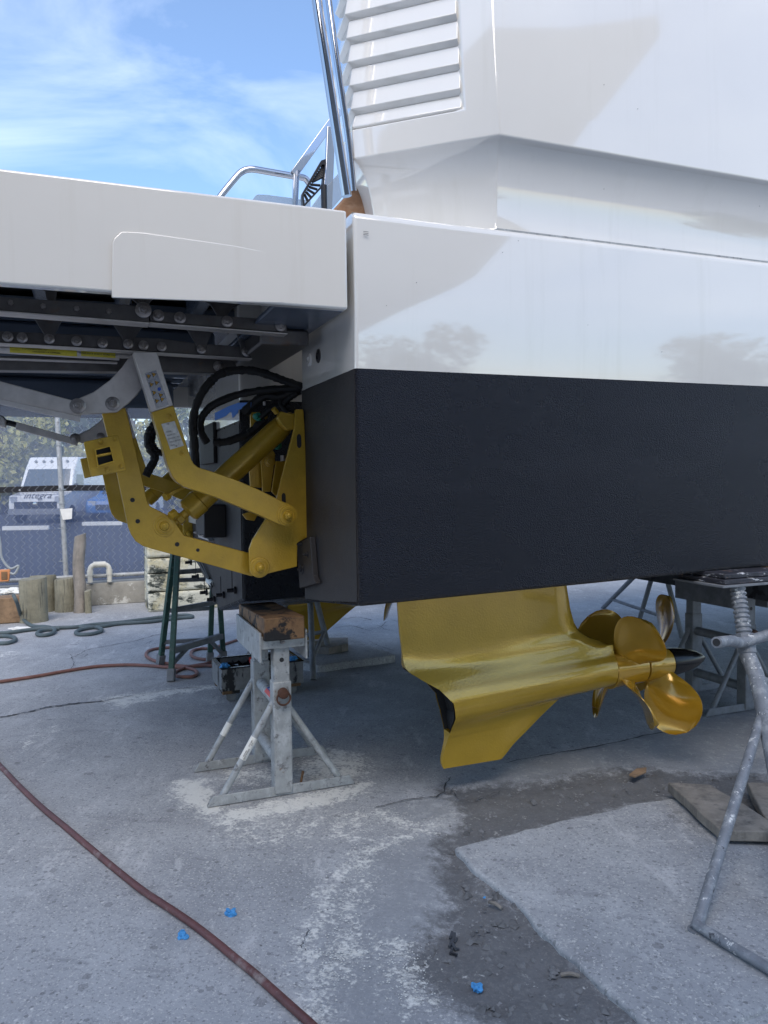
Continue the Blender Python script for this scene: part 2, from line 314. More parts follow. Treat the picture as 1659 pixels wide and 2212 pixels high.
def smooth_path(path, k):
    p = [Vector(q) for q in path]; out = []
    for i in range(len(p) - 1):
        a, b, c, d = p[max(i - 1, 0)], p[i], p[i + 1], p[min(i + 2, len(p) - 1)]
        for j in range(k):
            t = j / k; out.append(.5 * ((2 * b) + (c - a) * t + (2 * a - 5 * b + 4 * c - d) * t * t + (3 * b - a - 3 * c + d) * t ** 3))
    return out + [p[-1]]
def link(o, parent=None):
    COL.objects.link(o)
    if parent:
        o.parent = parent
        o.matrix_parent_inverse = Matrix.Translation(-parent.location) if parent.type == 'EMPTY' else Matrix.Identity(4)
def tag(o, label, cat, group=None):
    o['label'] = label; o['category'] = cat
    if group: o['group'] = group
    return o
def thing(name, label, cat, loc, group=None):
    o = bpy.data.objects.new(name, None); o.location = loc; o.empty_display_size = .1; COL.objects.link(o)
    return tag(o, label, cat, group)
def copy_tree(root, loc, rotz=0, label=None, skip=()):
    r = root.copy(); COL.objects.link(r); r.location = loc; r.rotation_euler = (0, 0, rotz)
    if label: r['label'] = label
    for ch in list(root.children):
        if ch.name.split('.')[0] in skip: continue
        c = ch.copy(); COL.objects.link(c); c.parent = r; c.matrix_parent_inverse = ch.matrix_parent_inverse.copy()
        for g in list(ch.children):
            if g.name.split('.')[0] in skip: continue
            d = g.copy(); COL.objects.link(d); d.parent = c; d.matrix_parent_inverse = g.matrix_parent_inverse.copy()
    return r
def text(body, name, size, origin, xdir, ydir, m, parent, align='CENTER', shear=0.0):
    c = bpy.data.curves.new(name, 'FONT'); c.body = body; c.size = size; c.align_x = align; c.align_y = 'CENTER'; c.extrude = .0004; c.shear = shear; c.resolution_u = 2
    c.materials.append(M[m]); o = bpy.data.objects.new(name, c)
    x = xdir.normalized(); z = x.cross(ydir).normalized(); y = z.cross(x)
    loc = Matrix(((x.x, y.x, z.x, origin.x), (x.y, y.y, z.y, origin.y), (x.z, y.z, z.z, origin.z), (0, 0, 0, 1)))
    me = bpy.data.meshes.new_from_object(o); bpy.data.objects.remove(o); me.transform(loc)
    o = bpy.data.objects.new(name, me); link(o, parent); return o
def fbm(x, y, s=1.0): return noise.fractal(Vector((x * s, y * s, 3.7)), 1.0, 2.0, 4)

#==STRUCTURE==
# ------------------------------------------------------------------ ground: one sheet, dense where the frame looks, with dirt, dust and wear masks
def G(p, z=0.0): return on_z(p, z)
def poly2(pts): return np.array([[q.x, q.y] for q in (G(p) for p in pts)])
def sd_poly(P, poly):
    d = np.full(len(P), 1e9); inside = np.zeros(len(P), bool); n = len(poly)
    for i in range(n):
        a, b = poly[i], poly[(i + 1) % n]; e = b - a; w_ = P - a
        t = np.clip((w_ @ e) / (e @ e), 0, 1); q = w_ - t[:, None] * e; d = np.minimum(d, (q ** 2).sum(1))
        c = ((a[1] > P[:, 1]) != (b[1] > P[:, 1])) & (P[:, 0] < (b[0] - a[0]) * (P[:, 1] - a[1]) / (b[1] - a[1] + 1e-12) + a[0]); inside ^= c
    d = np.sqrt(d); return np.where(inside, -d, d)
def d_line(P, line):
    d = np.full(len(P), 1e9)
    for a, b in zip(line[:-1], line[1:]):
        e = b - a; w_ = P - a; t = np.clip((w_ @ e) / (e @ e + 1e-12), 0, 1); q = w_ - t[:, None] * e; d = np.minimum(d, (q ** 2).sum(1))
    return np.sqrt(d)
DIRT = poly2([zE(*p) for p in [(560, 175), (700, 165), (870, 160), (1080, 120), (1250, 105), (1400, 125), (1659, 130), (1659, 330), (1500, 250), (1330, 205), (1180, 230), (1000, 275), (800, 325), (610, 375), (700, 480), (850, 600), (960, 700), (1050, 800), (1150, 900), (1230, 967), (1330, 1080), (900, 1080), (760, 960), (640, 915), (500, 830), (460, 760), (530, 650), (600, 570), (575, 470), (545, 360), (640, 270), (620, 210)]])
WORN = [poly2([zE(*p) for p in [(120, 900), (100, 680), (160, 520), (290, 370), (440, 320), (560, 300), (600, 420), (640, 600), (500, 700), (480, 900), (600, 1000), (200, 1000)]]), poly2([zE(*p) for p in [(300, 240), (560, 190), (900, 60), (1659, -120), (1659, 140), (1250, 110), (870, 160), (640, 250), (480, 300)]])]
DUST = [(poly2([z4(*p) for p in [(-40, 1790), (110, 1790), (200, 1900), (300, 2085), (200, 2050), (60, 1960), (-60, 1880)]]), .8), (poly2([z4(*p) for p in [(320, 2085), (800, 1990), (1590, 1810), (1620, 1840), (1300, 1960), (800, 2060), (420, 2140)]]), .75),
        (poly2([z4(*p) for p in [(1060, 1640), (1300, 1500), (1560, 1560), (1640, 1700), (1480, 1740), (1200, 1780), (1100, 1720)]]), .6), (poly2([z4(*p) for p in [(330, 1700), (560, 1680), (820, 1700), (820, 1760), (600, 1790), (400, 1760)]]), .5),
        (poly2([zC(*p) for p in [(560, 790), (700, 765), (900, 740), (1150, 715), (1150, 730), (900, 770), (640, 830)]]), .6), (poly2([zC(*p) for p in [(60, 1030), (200, 960), (330, 930), (300, 980), (120, 1060)]]), .28),
        (poly2([z4(*p) for p in [(300, 2200), (900, 2120), (1659, 2050), (1659, 2300), (400, 2330)]]), .32), (poly2([zC(*p) for p in [(0, 535), (75, 535), (75, 555), (0, 560)]]), .5)]
VEIN = [np.array([[q.x, q.y] for q in (G(zE(*p)) for p in l)]) for l in ([(140, 960), (125, 820), (105, 690), (165, 540), (240, 440), (320, 380), (440, 330), (520, 295)], [(190, 770), (230, 640), (255, 540), (290, 400)], [(160, 820), (230, 740), (260, 720)], [(470, 890), (440, 800), (400, 700)], [(200, 310), (330, 250), (440, 290)])]
def ground_sheet():
    xs = np.concatenate([[-400, -150, -60, -25, -12, -8], np.arange(-6, -2.6, .12), np.arange(-2.6, 2.9, .022), np.arange(2.9, 6, .12), [8, 12, 25, 60, 150, 400]])
    ys = np.concatenate([[-400, -150, -60, -25, -10, -4, -1, .3], np.arange(.8, 1.6, .08), np.arange(1.6, 6.2, .022), np.arange(6.2, 12, .12), [14, 18, 25, 40, 70, 150, 400]])
    X, Y = np.meshgrid(xs, ys); P = np.stack([X.ravel(), Y.ravel()], 1)
    near = (np.abs(P[:, 0]) < 8) & (P[:, 1] > .5) & (P[:, 1] < 13); Q = P[near]
    sd = sd_poly(Q, DIRT); dirt = np.clip(.55 - sd / .26, 0, 1)
    worn = np.zeros(len(Q))
    for w_ in WORN: worn = np.maximum(worn, np.clip(.45 - sd_poly(Q, w_) / .3, 0, .62))
    dust = np.zeros(len(Q))
    for d_, k in DUST: dust = np.maximum(dust, np.clip(.85 - sd_poly(Q, d_) / .13, 0, 1.1) * k)
    for l in VEIN: dust = np.maximum(dust, np.clip(1 - d_line(Q, l) / .13, 0, 1) * .47)
    z = np.zeros(len(P)); nz = np.array([fbm(x, y, 2.2) for x, y in Q]); nf = np.array([fbm(x, y, 14) for x, y in Q])
    k = np.clip(.5 - sd / .10, 0, 1); z[near] = nz * .004 + k * (-.010 + nf * .012) + np.clip(worn, 0, .6) * (nf * .006 - .004)
    v = np.column_stack([P, z]); nx, ny = len(xs), len(ys)
    i = np.arange((ny - 1) * nx).reshape(ny - 1, nx)[:, :-1].ravel(); f = np.stack([i, i + 1, i + nx + 1, i + nx], 1)
    me = bpy.data.meshes.new('ground'); me.from_pydata(v.tolist(), [], f.tolist()); me.materials.append(M['ground'])
    for nm, a in (('dirt', dirt), ('dust', dust), ('worn', worn)):
        full = np.zeros(len(P)); full[near] = a; at = me.attributes.new(nm, 'FLOAT', 'POINT'); at.data.foreach_set('value', full.astype(np.float32))
    me.polygons.foreach_set('use_smooth', [True] * len(f))
    o = bpy.data.objects.new('ground', me); o['kind'] = 'structure'; COL.objects.link(o); return o
ground_sheet()
def struct(o): o['kind'] = 'structure'; return o
def rough_poly(pts, step=.05, amp=.008):
    out = []; n = len(pts)
    for i in range(n):
        a, b = pts[i], pts[(i + 1) % n]; k = max(1, min(120, int((b - a).length / step)))
        for j in range(k):
            p = a.lerp(b, j / k)
            nrm = Vector(((b - a).y, -(b - a).x, 0)).normalized(); out.append(p + nrm * (fbm(p.x, p.y, 6) * amp * 2 if 0 < j else 0))
    return out
def slab(name, pts, top, base=-.05, amp=.01, bevel=.012):
    p = [Vector((q.x, q.y, base)) for q in pts]
    return struct(MB().prism(rough_poly(p, .06, amp), W * (top - base)).build(name, 'slab', bevel=bevel, seg=3, ang=50))
ST = .014
sl = [on_z(zE(*p), ST) for p in [(600, 371), (800, 323), (1000, 272), (1180, 228), (1335, 204)]]
sl += [on_z((1570, 1772), ST), on_z((1680, 1796), ST), on_z((2100, 1880), ST), on_z((1900, 2110), ST), on_z(zE(1659, 912), ST), on_z(zE(1500, 975), ST), on_z((1500, 2290), ST), on_z((1440, 2270), ST), on_z(zE(1240, 967), ST), on_z(zE(1050, 795), ST), on_z(zE(850, 596), ST), on_z(zE(690, 462), ST)]
slab('concrete_slab', sl, ST)
slab('concrete_slab', [on_z(z4(*p), .06) for p in [(700, 470), (1000, 445), (1390, 430), (1659, 550), (1900, 640), (1200, 735), (1000, 700), (800, 620)]], .06)
def crack(line, wd, z=.004, jit=.007):
    pts = smooth_path([G(p, z) for p in line], 7); L_ = []; R_ = []
    for i, p in enumerate(pts):
        d = (pts[min(i + 1, len(pts) - 1)] - pts[max(i - 1, 0)]).normalized(); n = Vector((-d.y, d.x, 0))
        p = p + n * (random.random() - .5) * 2 * jit; w_ = wd * .75 * (.2 + random.random() * .9) * (1 if 0 < i < len(pts) - 1 else .1)
        p.z = z + max(0, fbm(p.x, p.y, 2.2) * .004); L_.append(p + n * w_ / 2); R_.append(p - n * w_ / 2)
    n = len(L_); o = MB().add(L_ + R_, [(i, i + 1, n + i + 1, n + i) for i in range(n - 1)]).build('ground_crack', 'crack', norm=False); return struct(o)
for line, wd in [([zC(*p) for p in [(-20, 887), (60, 876), (180, 850), (250, 832), (330, 822), (400, 812), (560, 797)]], .035), ([zC(*p) for p in [(560, 797), (760, 760), (950, 735), (1150, 718)]], .012),
                 ([zC(*p) for p in [(370, 570), (430, 545), (480, 520), (640, 490), (770, 465), (860, 440), (1000, 430)]], .012), ([zC(*p) for p in [(430, 555), (470, 545), (455, 560), (400, 560)]], .008),
                 ([zC(*p) for p in [(940, 420), (1050, 400), (1180, 385), (1290, 380)]], .010), ([zC(*p) for p in [(690, 520), (760, 500), (830, 470)]], .006), ([zC(*p) for p in [(380, 545), (400, 600), (370, 640)]], .006),
                 ([zE(*p) for p in [(770, 86), (900, 62), (1080, 30), (1240, -6), (1420, -40)]], .018), ([zE(*p) for p in [(330, 236), (430, 212), (550, 195), (575, 150), (590, 135)]], .012), ([zE(*p) for p in [(590, 170), (620, 210), (700, 200), (760, 180)]], .010),
                 ([zE(*p) for p in [(95, 720), (88, 690), (110, 640)]], .006),
                 ([z5(*p) for p in [(0, 560), (90, 600), (200, 640)]], .008), ([z5(*p) for p in [(-20, 470), (80, 455), (160, 400), (230, 410)]], .010), ([z5(*p) for p in [(60, 430), (130, 470), (190, 480)]], .010),
                 ([z4(*p) for p in [(1250, 310), (1400, 320), (1560, 300), (1700, 330)]], .02), ([z4(*p) for p in [(1350, 400), (1500, 380), (1659, 420)]], .015), ([z4(*p) for p in [(1360, 925), (1480, 915), (1600, 905)]], .006)]:
    crack(line, wd)
def chips(name, m, spots, size, kind='stuff'):
    mb = MB()
    for (x, y, z) in spots:
        s = size * (.35 + random.random() ** 2.2 * 1.4); a = random.random() * 6.28; ca, sa = math.cos(a), math.sin(a); h = s * (.3 + random.random() * .5)
        b = [(x + s * (ca * i * (.6 + .4 * random.random()) - sa * j * .8), y + s * (sa * i + ca * j * (.5 + .5 * random.random())), z) for i, j in ((-1, -.6), (.8, -1), (1, .7), (-.5, 1))]
        mb.add(b + [(x + s * .3 * (random.random() - .5), y + s * .3 * (random.random() - .5), z + h)], [(0, 1, 4), (1, 2, 4), (2, 3, 4), (3, 0, 4)])
    o = mb.build(name, m, smooth=False, norm=False); o['kind'] = kind; return o
def scatter(poly, n):
    lo, hi = poly.min(0), poly.max(0); out = []
    while len(out) < n:
        P = rng.uniform(lo, hi, (n * 3, 2)); out += P[sd_poly(P, poly) < .02].tolist()
    return out[:n]
dv = DIRT[DIRT[:, 1] < 5]
chips('gravel', 'stone', [(x, y, -.018) for x, y in scatter(DIRT, 3200)], .0055)
big = [(x, y, -.012) for q in [(720, 655, 14, .07), (780, 640, 10, .05), (1010, 880, 26, .11), (800, 770, 10, .06), (900, 905, 8, .06), (830, 910, 9, .06), (640, 830, 6, .06), (540, 680, 10, .09), (520, 740, 8, .08), (580, 405, 5, .03), (690, 490, 12, .07), (1080, 900, 8, .08), (740, 540, 12, .08)] for _ in range(q[2]) for x, y in [[(G(zE(q[0], q[1])).x + random.gauss(0, q[3] * .6)), (G(zE(q[0], q[1])).y + random.gauss(0, q[3] * .6))]]]
big2 = [(x + random.gauss(0, .012), y + random.gauss(0, .012), -.010) for x, y in scatter(DIRT[:-2], 130) for _ in range(3)]
chips('rubble', 'clod', big + big2, .0125)
ds = []
for d_, k in DUST[:5]: ds += [(x, y, .003) for x, y in scatter(d_, int(420 * k))]
for l in VEIN:
    for _ in range(420):
        i = random.randrange(len(l) - 1); q = l[i] + (l[i + 1] - l[i]) * random.random(); ds.append((q[0] + random.gauss(0, .045), q[1] + random.gauss(0, .045), .003))
chips('paint_dust', 'dustchip', ds, .0022)
chips('grit', 'stone', [(x, y, .002) for x, y in rng.uniform((-2.3, 1.7), (2.2, 5.5), (1800, 2)).tolist()], .0028)

# ------------------------------------------------------------------ beyond the fence
FP = [on_z((0, 1319), 0), on_z((320, 1297), 0)]; FD = U.copy(); FN = Vector((-FD.y, FD.x, 0)); FB = FP[0].copy()
def fence_pt(px_or_s, off=0.0, z=0.0): return FB + FD * px_or_s + FN * off + W * z
def fence_hit(p, off=0.0):
    d = ray(*p); o = FB + FN * off; return CAM + d * ((o - CAM).dot(FN) / d.dot(FN))
ppl = [fence_pt(-40, 1.2, .004), fence_pt(60, 1.2, .004), fence_pt(60, 60, .004), fence_pt(-40, 60, .004)]
struct(MB().add(ppl, [(0, 1, 2, 3)]).build('parking_lot', 'asphalt'))
#==OBJECTS==
# ------------------------------------------------------------------ the yacht
yacht = thing('motor_yacht', 'white motor yacht with black bottom, golden platform lift and golden pod drive', 'yacht', H(0, 2.05, 0))
BW = 4.1; BC = 2.05
ZB = [(0, 1.02), (.5, .962), (.77, .93), (1.26, .872), (2.05, .70), (2.84, .872), (3.33, .93), (3.6, .962), (4.1, 1.02)]
def kk(u): return 1.0 if u < 4 else max(.02, math.sqrt(max(0, 1 - ((u - 4) / 9.5) ** 2.2)))
def hp(u, v, z):      # hull point: section squeezed towards the bow
    k = kk(u); rise = .023 * max(u, 0) + (.9 * ((u - 4) / 9) ** 2 if u > 4 else 0)
    flare = 1 if z > 1.9 else .97 + .03 * (k)
    return H(u + (.0 if z < 1.5 else (z - 1.5) * .5 * (1 - k)), BC + (v - BC) * k * (flare if u > 4 else 1), z + (rise if z < 1.9 else (rise - .023 * max(u, 0)) * .5))
WL = 1.92; RIM = 2.5
us = [4, 5.5, 7, 8.5, 10, 11.2, 12.2, 13, 13.4]
starts = {0: 0.0, 1: 0.0, 2: .30, 3: -.20, 4: -.20, 5: -.20, 6: 0.0, 7: 0.0}    # strip i lies between ZB[i] and ZB[i+1]
def hull_shell(zlo, zhi, bottom, name, m, insets, bevel):
    mb = MB()
    for side in (0, 1):
        vv = (lambda a: a) if side == 0 else (lambda a: BW - a)
        prof = insets
        for ua, ub in zip([0.0, .3, 1.2, 2.4] + us[:-1], [.3, 1.2, 2.4] + us):
            for (a, za), (b, zb) in zip(prof[:-1], prof[1:]):
                mb.add([hp(ua, vv(a), za), hp(ub, vv(a), za), hp(ub, vv(b), zb), hp(ua, vv(b), zb)], [(0, 1, 2, 3)])
    if bottom:
        for i in range(8):
            (a, za), (b, zb) = ZB[i], ZB[i + 1]; s0 = starts[i]
            st = sorted({s0, 0.0 if s0 <= 0 else s0, .3, 1.2, 2.4}); st = [q for q in st if q >= s0] + us
            for ua, ub in zip(st[:-1], st[1:]):
                mb.add([hp(ua, a, za), hp(ub, a, za), hp(ub, b, zb), hp(ua, b, zb)], [(0, 1, 2, 3)])
    def zbot(v): 
        for (a, za), (b, zb) in zip(ZB[:-1], ZB[1:]):
            if a <= v <= b: return za + (zb - za) * (v - a) / (b - a)
        return 1.02
    for i in range(8):                      # transom faces and the step walls between them
        a, b = ZB[i][0], ZB[i + 1][0]; s0 = starts[i]
        la, lb = (zbot(a) if bottom else zlo), (zbot(b) if bottom else zlo)
        if i == 0: mb.add([hp(0, x, z) for x, z in ([(prof_v, z) for prof_v, z in insets] + [(b, zhi), (b, lb)])], [tuple(range(len(insets) + 2))])
        elif i == 7: mb.add([hp(0, BW - x, z) for x, z in ([(prof_v, z) for prof_v, z in insets] + [(BW - a, zhi), (BW - a, la)])], [tuple(range(len(insets) + 2))])
        else: mb.add([hp(s0, a, la), hp(s0, b, lb), hp(s0, b, zhi), hp(s0, a, zhi)], [(0, 1, 2, 3)])
        if i < 7 and starts[i + 1] != s0:
            t = starts[i + 1]; r = .023 * 0
            mb.add([hp(s0, b, lb), hp(t, b, lb), hp(t, b, zhi), hp(s0, b, zhi)], [(0, 1, 2, 3)])
    return mb.build(name, m, yacht, bevel=bevel, seg=3, ang=40)
bottom = hull_shell(None, WL, True, 'antifouled_bottom', 'anti', [(.0, 1.02), (.002, 1.30), (.010, 1.52), (.012, WL)], .014)
topside = hull_shell(WL, RIM, False, 'topside', 'gel', [(.012, WL), (.0, 2.137), (.004, 2.30), (.010, RIM - .012), (.022, RIM)], .014)
# a lighter, less bumpy black on the transom wing: a thin skin 2 mm proud of it
MB().prism([H(-.002, v, z) for v, z in [(.022, 1.035), (.40, .983), (.768, .942), (.768, 1.918), (.022, 1.918)]], U * .0018).build('transom_panel', 'anti2', yacht)
MB().prism([H(-.202, v, z) for v, z in [(1.275, .885), (2.05, .716), (2.84, .885), (3.315, .94), (3.315, 1.80), (1.275, 1.80)]], U * .0018).build('transom_panel', 'anti2', yacht)
MB().hbox(-.2028, -.2, 1.262, 3.328, 1.815, 1.919).build('white_band', 'gel', yacht)
deckm = MB()
for ua, ub in zip([.0] + us[:-1], us): deckm.add([hp(ua, .022, RIM), hp(ub, .022, RIM), hp(ub, BW - .022, RIM), hp(ua, BW - .022, RIM)], [(0, 1, 2, 3)])
deckm.build('deck', 'gel', yacht)
# drain fittings and the row of plugs on the transom
for p, m_, r in ((z2(1075, 145), 'plastic', .030), (z2(1003, 175), 'gel', .030)):
    q = on_u(p, 0); f_ = MB().lathe(q, -U, [(-.004, r), (.004, r), (.007, r * .8), (.007, r * .5), (.002, r * .45)], 20).build('drain_fitting', m_, yacht)
for k in range(5):
    q = on_u(zH(1215 + 28 * k, 512 - 12 * k), .3); MB().cyl(q, q - U * .006, .016, n=12).build('plug', 'gel_under', yacht)

# ---- upper works: knuckled side with a louvred quarter
ZK = on_v((1080, 290), -.02).z; E = on_v((1080, 290), -.02); Q1 = on_z((764, 343), ZK); 
eu, ev, _ = HU(E); qu, qv, _ = HU(Q1)
QD = (Q1 - E); QD.z = 0; QL = QD.length; QD.normalize(); QN = Vector((QD.y, -QD.x, 0)); QN = QN if QN.dot(CAM - E) > 0 else -QN
Q2 = on_z((750, 349), ZK)                                   # silhouette end of the short return facet
RD = (Q1 + V * .16 + U * .015) - Q1; RD.z = 0; RD.normalize()
q_hit = lambda p: (lambda d: CAM + d * ((E - CAM).dot(QN) / d.dot(QN)))(ray(*p))
zr = [q_hit(p).z for p in [(1000, 31), (1003, 84), (1008, 138), (1012, 189)]]; step = (zr[0] - zr[-1]) / 3
s_r = (q_hit((1003, 110)) - E).dot(QD); N1 = -V; N2 = QN; N3 = Vector((RD.y, -RD.x, 0)); N3 = N3 if N3.dot(-U) > 0 else -N3
def corner(p, a, b, off): return p + (a + b) * (off / (1 + a.dot(b)))
def lev(z, off, d=0.0):      # one horizontal outline of the upper works: off pushes it outward, d sinks the louvre field
    lean = (z - ZK) * .055 if z > ZK else 0
    A = E + QD * (s_r - .006) + N2 * off; A2 = E + QD * (s_r + .034) + N2 * (off - d)
    ps = [E + U * 9 + N1 * off, corner(E, N1, N2, off), A, A2, corner(Q1, N2, N3, off - d), Q1 + RD * .17 + N3 * (off - d)]
    ps = [p - U * lean for p in ps] + [Q1 + RD * .17 + U * .35, H(1.2, BC, 0), H(9, BC, 0)]
    return [Vector((p.x, p.y, z)) for p in ps]
zk = zr[3] - step * 1.0; DF = .030
tk_ = [(0, 0), (.018, -.034), (.04, -.062), (.07, -.088), (.105, -.110), (.145, -.127), (.19, -.140), (.24, -.149), (.29, -.152), (.335, -.148), (.37, -.136), (ZK - RIM, -.110)]
prof = [(ZK - a_, o_ * .68, 0) for a_, o_ in sorted(tk_, reverse=True)] + [(zk + .012, -.001, 0), (zk + .022, -.001, DF), (4.3, -.03, DF)]
prof = [p for i, p in enumerate(prof) if i == 0 or p[0] > prof[i - 1][0]]
body = MB().rings([lev(*q) for q in prof]).build('upper_works', 'gel', yacht, bevel=.005, seg=3, ang=24)
def fin_path(off, z):
    lean = (z - ZK) * .055
    return [Vector((p.x, p.y, z)) - U * lean for p in (E + QD * (s_r + .008) + N2 * off * .96, corner(Q1, N2, N3, off), Q1 + RD * .168 + N3 * off)]
for k in range(-1, 8):       # each fin wraps the quarter and its return facet
    z0 = zr[3] + step * (k); top = z0 + step * .985
    P_ = [(z0 - .19 * step, -.0215), (z0, -.001), (z0 + .81 * step, -.0215), (z0 + .81 * step, -DF - .004), (z0 - .19 * step, -DF - .004)]
    if k == -1: P_ = [(z0 + .018, -.0215), (z0 + .016, -.006), (z0 + .024, -.002), (z0 + .81 * step, -.0215), (z0 + .81 * step, -DF - .004), (z0 + .018, -DF - .004)]
    rows = [fin_path(o, z) for z, o in P_]
    MB().rings([[r_[j] for r_ in rows] for j in range(3)]).build('louver_fin', 'gel', body, bevel=.003, seg=2)

su_ = HU(E)[0]; MB().hbox(su_ + .01, 9, .023, .06, RIM + .0005, RIM + .0085).build('sealant_seam', 'galv', body)
# ---- swim platform
ZP0, ZP1 = 2.135, 2.498; G0 = -.028; GE = -1.75
pl = MB()
def pside(v0, v1): return pl.hbox(GE, G0, v0, v1, ZP0, ZP1)
pl.hbox(GE, G0, .004, .05, ZP0, ZP1)
pl.hbox(GE, G0, 4.05, 4.096, ZP0, ZP1)
pl.hbox(G0 - .05, G0, .0502, 4.0498, ZP0 + .002, ZP1 - .002); pl.hbox(GE, GE + .05, .0502, 4.0498, ZP0 + .002, ZP1 - .002)
pl.hbox(GE + .0502, G0 - .0502, .0502, 4.0498, ZP1 - .05, ZP1 - .003)
platform = pl.build('swim_platform', 'gel_warm', yacht, bevel=.009, seg=3)
# shallow raised field on the platform's side, with rounded upper corner
a = on_v((241, 634), .0); b = on_v((243, 520), .0); c = on_v((262, 499), .0); d = on_v((752, 560), .0)
ua, ub, uc = HU(a)[0], HU(b)[0], HU(c)[0]
pts = [H(ua, -.005, ZP0 - .020), H(ub, -.005, HU(b)[2] - .01), H(ub + .006, -.005, HU(b)[2] + .008), H(uc, -.004, HU(c)[2] - .003), H(uc + .03, -.003, HU(c)[2]), H(-.75, -.001, HU(c)[2] + .002), H(-.45, .0025, HU(c)[2] - .010), H(-.22, .0055, HU(c)[2] - .03), H(-.22, .0055, ZP0 + .10), H(-.22, .0055, ZP0 + .012), H(-.30, .003, ZP0 + .004), H(-.6, -.003, ZP0 - .010)]
MB().prism(pts, V * .006).build('side_panel', 'gel_warm', platform, bevel=.004, seg=3, ang=60)
# underside: moulded pan with ribs, and the lift's slide frames
um = MB(); um.hbox(GE + .051, G0 - .052, 1.35, 4.049, 2.31, 2.40); um.build('underside_pan', 'gel_under', platform, bevel=.01)
for k in range(9):
    v0 = 1.5 + k * .29
    MB().hbox(GE + .06, G0 - .25, v0, v0 + .09, 2.21, 2.31).build('underside_rib', 'gel_under', platform, bevel=.02, seg=2)
for uu in (-1.5, -1.15, -.8, -.45):
    MB().hbox(uu, uu + .07, .0515, 1.349, 2.33, 2.44).build('underside_rib', 'gel_under', platform, bevel=.012, seg=2)
MB().hbox(GE + .06, -.35, 2.9, 3.9, 2.02, 2.21).build('underside_box', 'gel_under', platform, bevel=.03, seg=2)
MB().hbox(-.30, G0 - .001, .0515, 1.34, ZP0 + .001, ZP0 + .02).build('end_panel', 'gel_under', platform, bevel=.006)
MB().hbox(-.27, -.06, .42, 1.33, 2.065, ZP0 - .002).build('end_box', 'steel_dark', platform, bevel=.01)
def plate(pts, v, t, m, name, parent, bevel=.003): return MB().prism([on_v(p, v) for p in pts], V * t).build(name, m, parent, bevel=bevel, ang=40)
frame1 = plate([zH(-260, 145), zH(655, 202), zH(672, 274), zH(-260, 200)], .35, .06, 'steel_dark', 'slide_rail', platform)
plate([zH(-260, 201), zH(672, 275), zH(672, 282), zH(-260, 209)], .34, .08, 'steel', 'rail_flange', platform, .001)
plate([zH(672, 224), zH(1290, 266), zH(1292, 323), zH(674, 272)], .38, .05, 'steel_dark', 'slide_rail', platform)
plate([zH(674, 274), zH(1294, 324), zH(1294, 330), zH(674, 281)], .36, .07, 'steel', 'rail_flange', platform, .001)
plate([zH(-260, 305), zH(165, 322), zH(725, 348), zH(870, 368), zH(1112, 386), zH(1132, 436), zH(170, 374), zH(-260, 352)], .75, .05, 'steel_dark', 'slide_rail', platform)
plate([zH(-260, 353), zH(170, 375), zH(1132, 437), zH(1136, 441), zH(170, 380), zH(-260, 358)], .73, .07, 'steel', 'rail_flange', platform, .001)
plate([zH(-260, 432), zH(720, 412), zH(1064, 436), zH(1064, 507), zH(725, 499), zH(-260, 488)], 1.02, .08, 'steel_dark', 'cross_beam', platform)
plate([zH(-260, 424), zH(530, 452), zH(530, 459), zH(-260, 432)], .93, .04, 'steel', 'channel', platform)
def tri(ax, lx, ly, rx, ry, ay, v, z=zH):
    pts = [z(lx, ly), z(lx + (ax - lx) * .45, ly + (ay - ly) * .25), z(ax - 26, ay - 24), z(ax - 22, ay + 10), z(ax - 6, ay + 24), z(ax + 8, ay + 24), z(ax + 23, ay + 8), z(ax + 26, ay - 24), z(rx + (ax - rx) * .45, ry + (ay - ry) * .25), z(rx, ry)]
    return plate(pts, v, .012, 'steel_dark', 'hanger_bracket', platform, .002)
for ax, ay, lx, ly, rx, ry in [(222, 349, 85, 215, 330, 235), (577, 373, 455, 255, 690, 275), (907, 396, 790, 280, 990, 300), (1108, 408, 1030, 300, 1215, 318)]: tri(ax, lx, ly, rx, ry, ay, .735)
for ax, ay, lx, ly, rx, ry in [(645, 216, 500, 120, 740, 140), (1000, 262, 900, 170, 1090, 190), (230, 160, 90, 95, 330, 105)]: tri(ax, lx, ly, rx, ry, ay, .455)
def bolt(p, v, r, parent, m='bolt', washer=True, nrm=None, q=None):
    q = on_v(p, v) if q is None else q; d = -V if nrm is None else nrm; mb = MB()
    if washer: mb.lathe(q, d, [(-.004, r), (.003, r), (.004, r * .93)], 18)
    mb.lathe(q, d, [(.002, r * .62), (.010, r * .62), (.0125, r * .52)], 6); mb.lathe(q, d, [(.010, r * .28), (.019, r * .28), (.021, r * .2)], 10)
    return mb.build('bolt', m, parent)
for x, y in [(645, 220)]: bolt(zH(x, y), .346, .030, platform)
for x, y in [(48, 188), (195, 205), (345, 215), (490, 228)]: bolt(zH(x, y), .346, .017, platform, washer=False)
for x, y in [(712, 245), (810, 255), (1022, 272), (1262, 292)]: bolt(zH(x, y), .376, .023, platform)
for x, y in [(35, 340), (100, 345), (222, 350), (345, 360), (462, 369), (577, 373), (646, 379), (728, 385), (907, 396), (1108, 408)]: bolt(zH(x, y), .731, .021, platform)
bolt(zH(982, 472), 1.015, .024, platform)
cyl = MB().cyl(on_v(z1(-300, 655), .90), on_v(z1(920, 730), .90), .021, n=16).cyl(on_v(z1(920, 730), .90), on_v(z1(1010, 735), .90), .011, n=12).build('actuator_cylinder', 'steel', platform)
c0, c1 = on_v(z1(-300, 655), .90), on_v(z1(920, 730), .90); cdir = (c1 - c0).normalized(); cn_ = (CAM - c1); cn_ = (cn_ - cdir * cn_.dot(cdir)).normalized(); cup = cn_.cross(cdir) if cn_.cross(cdir).z > 0 else cdir.cross(cn_)
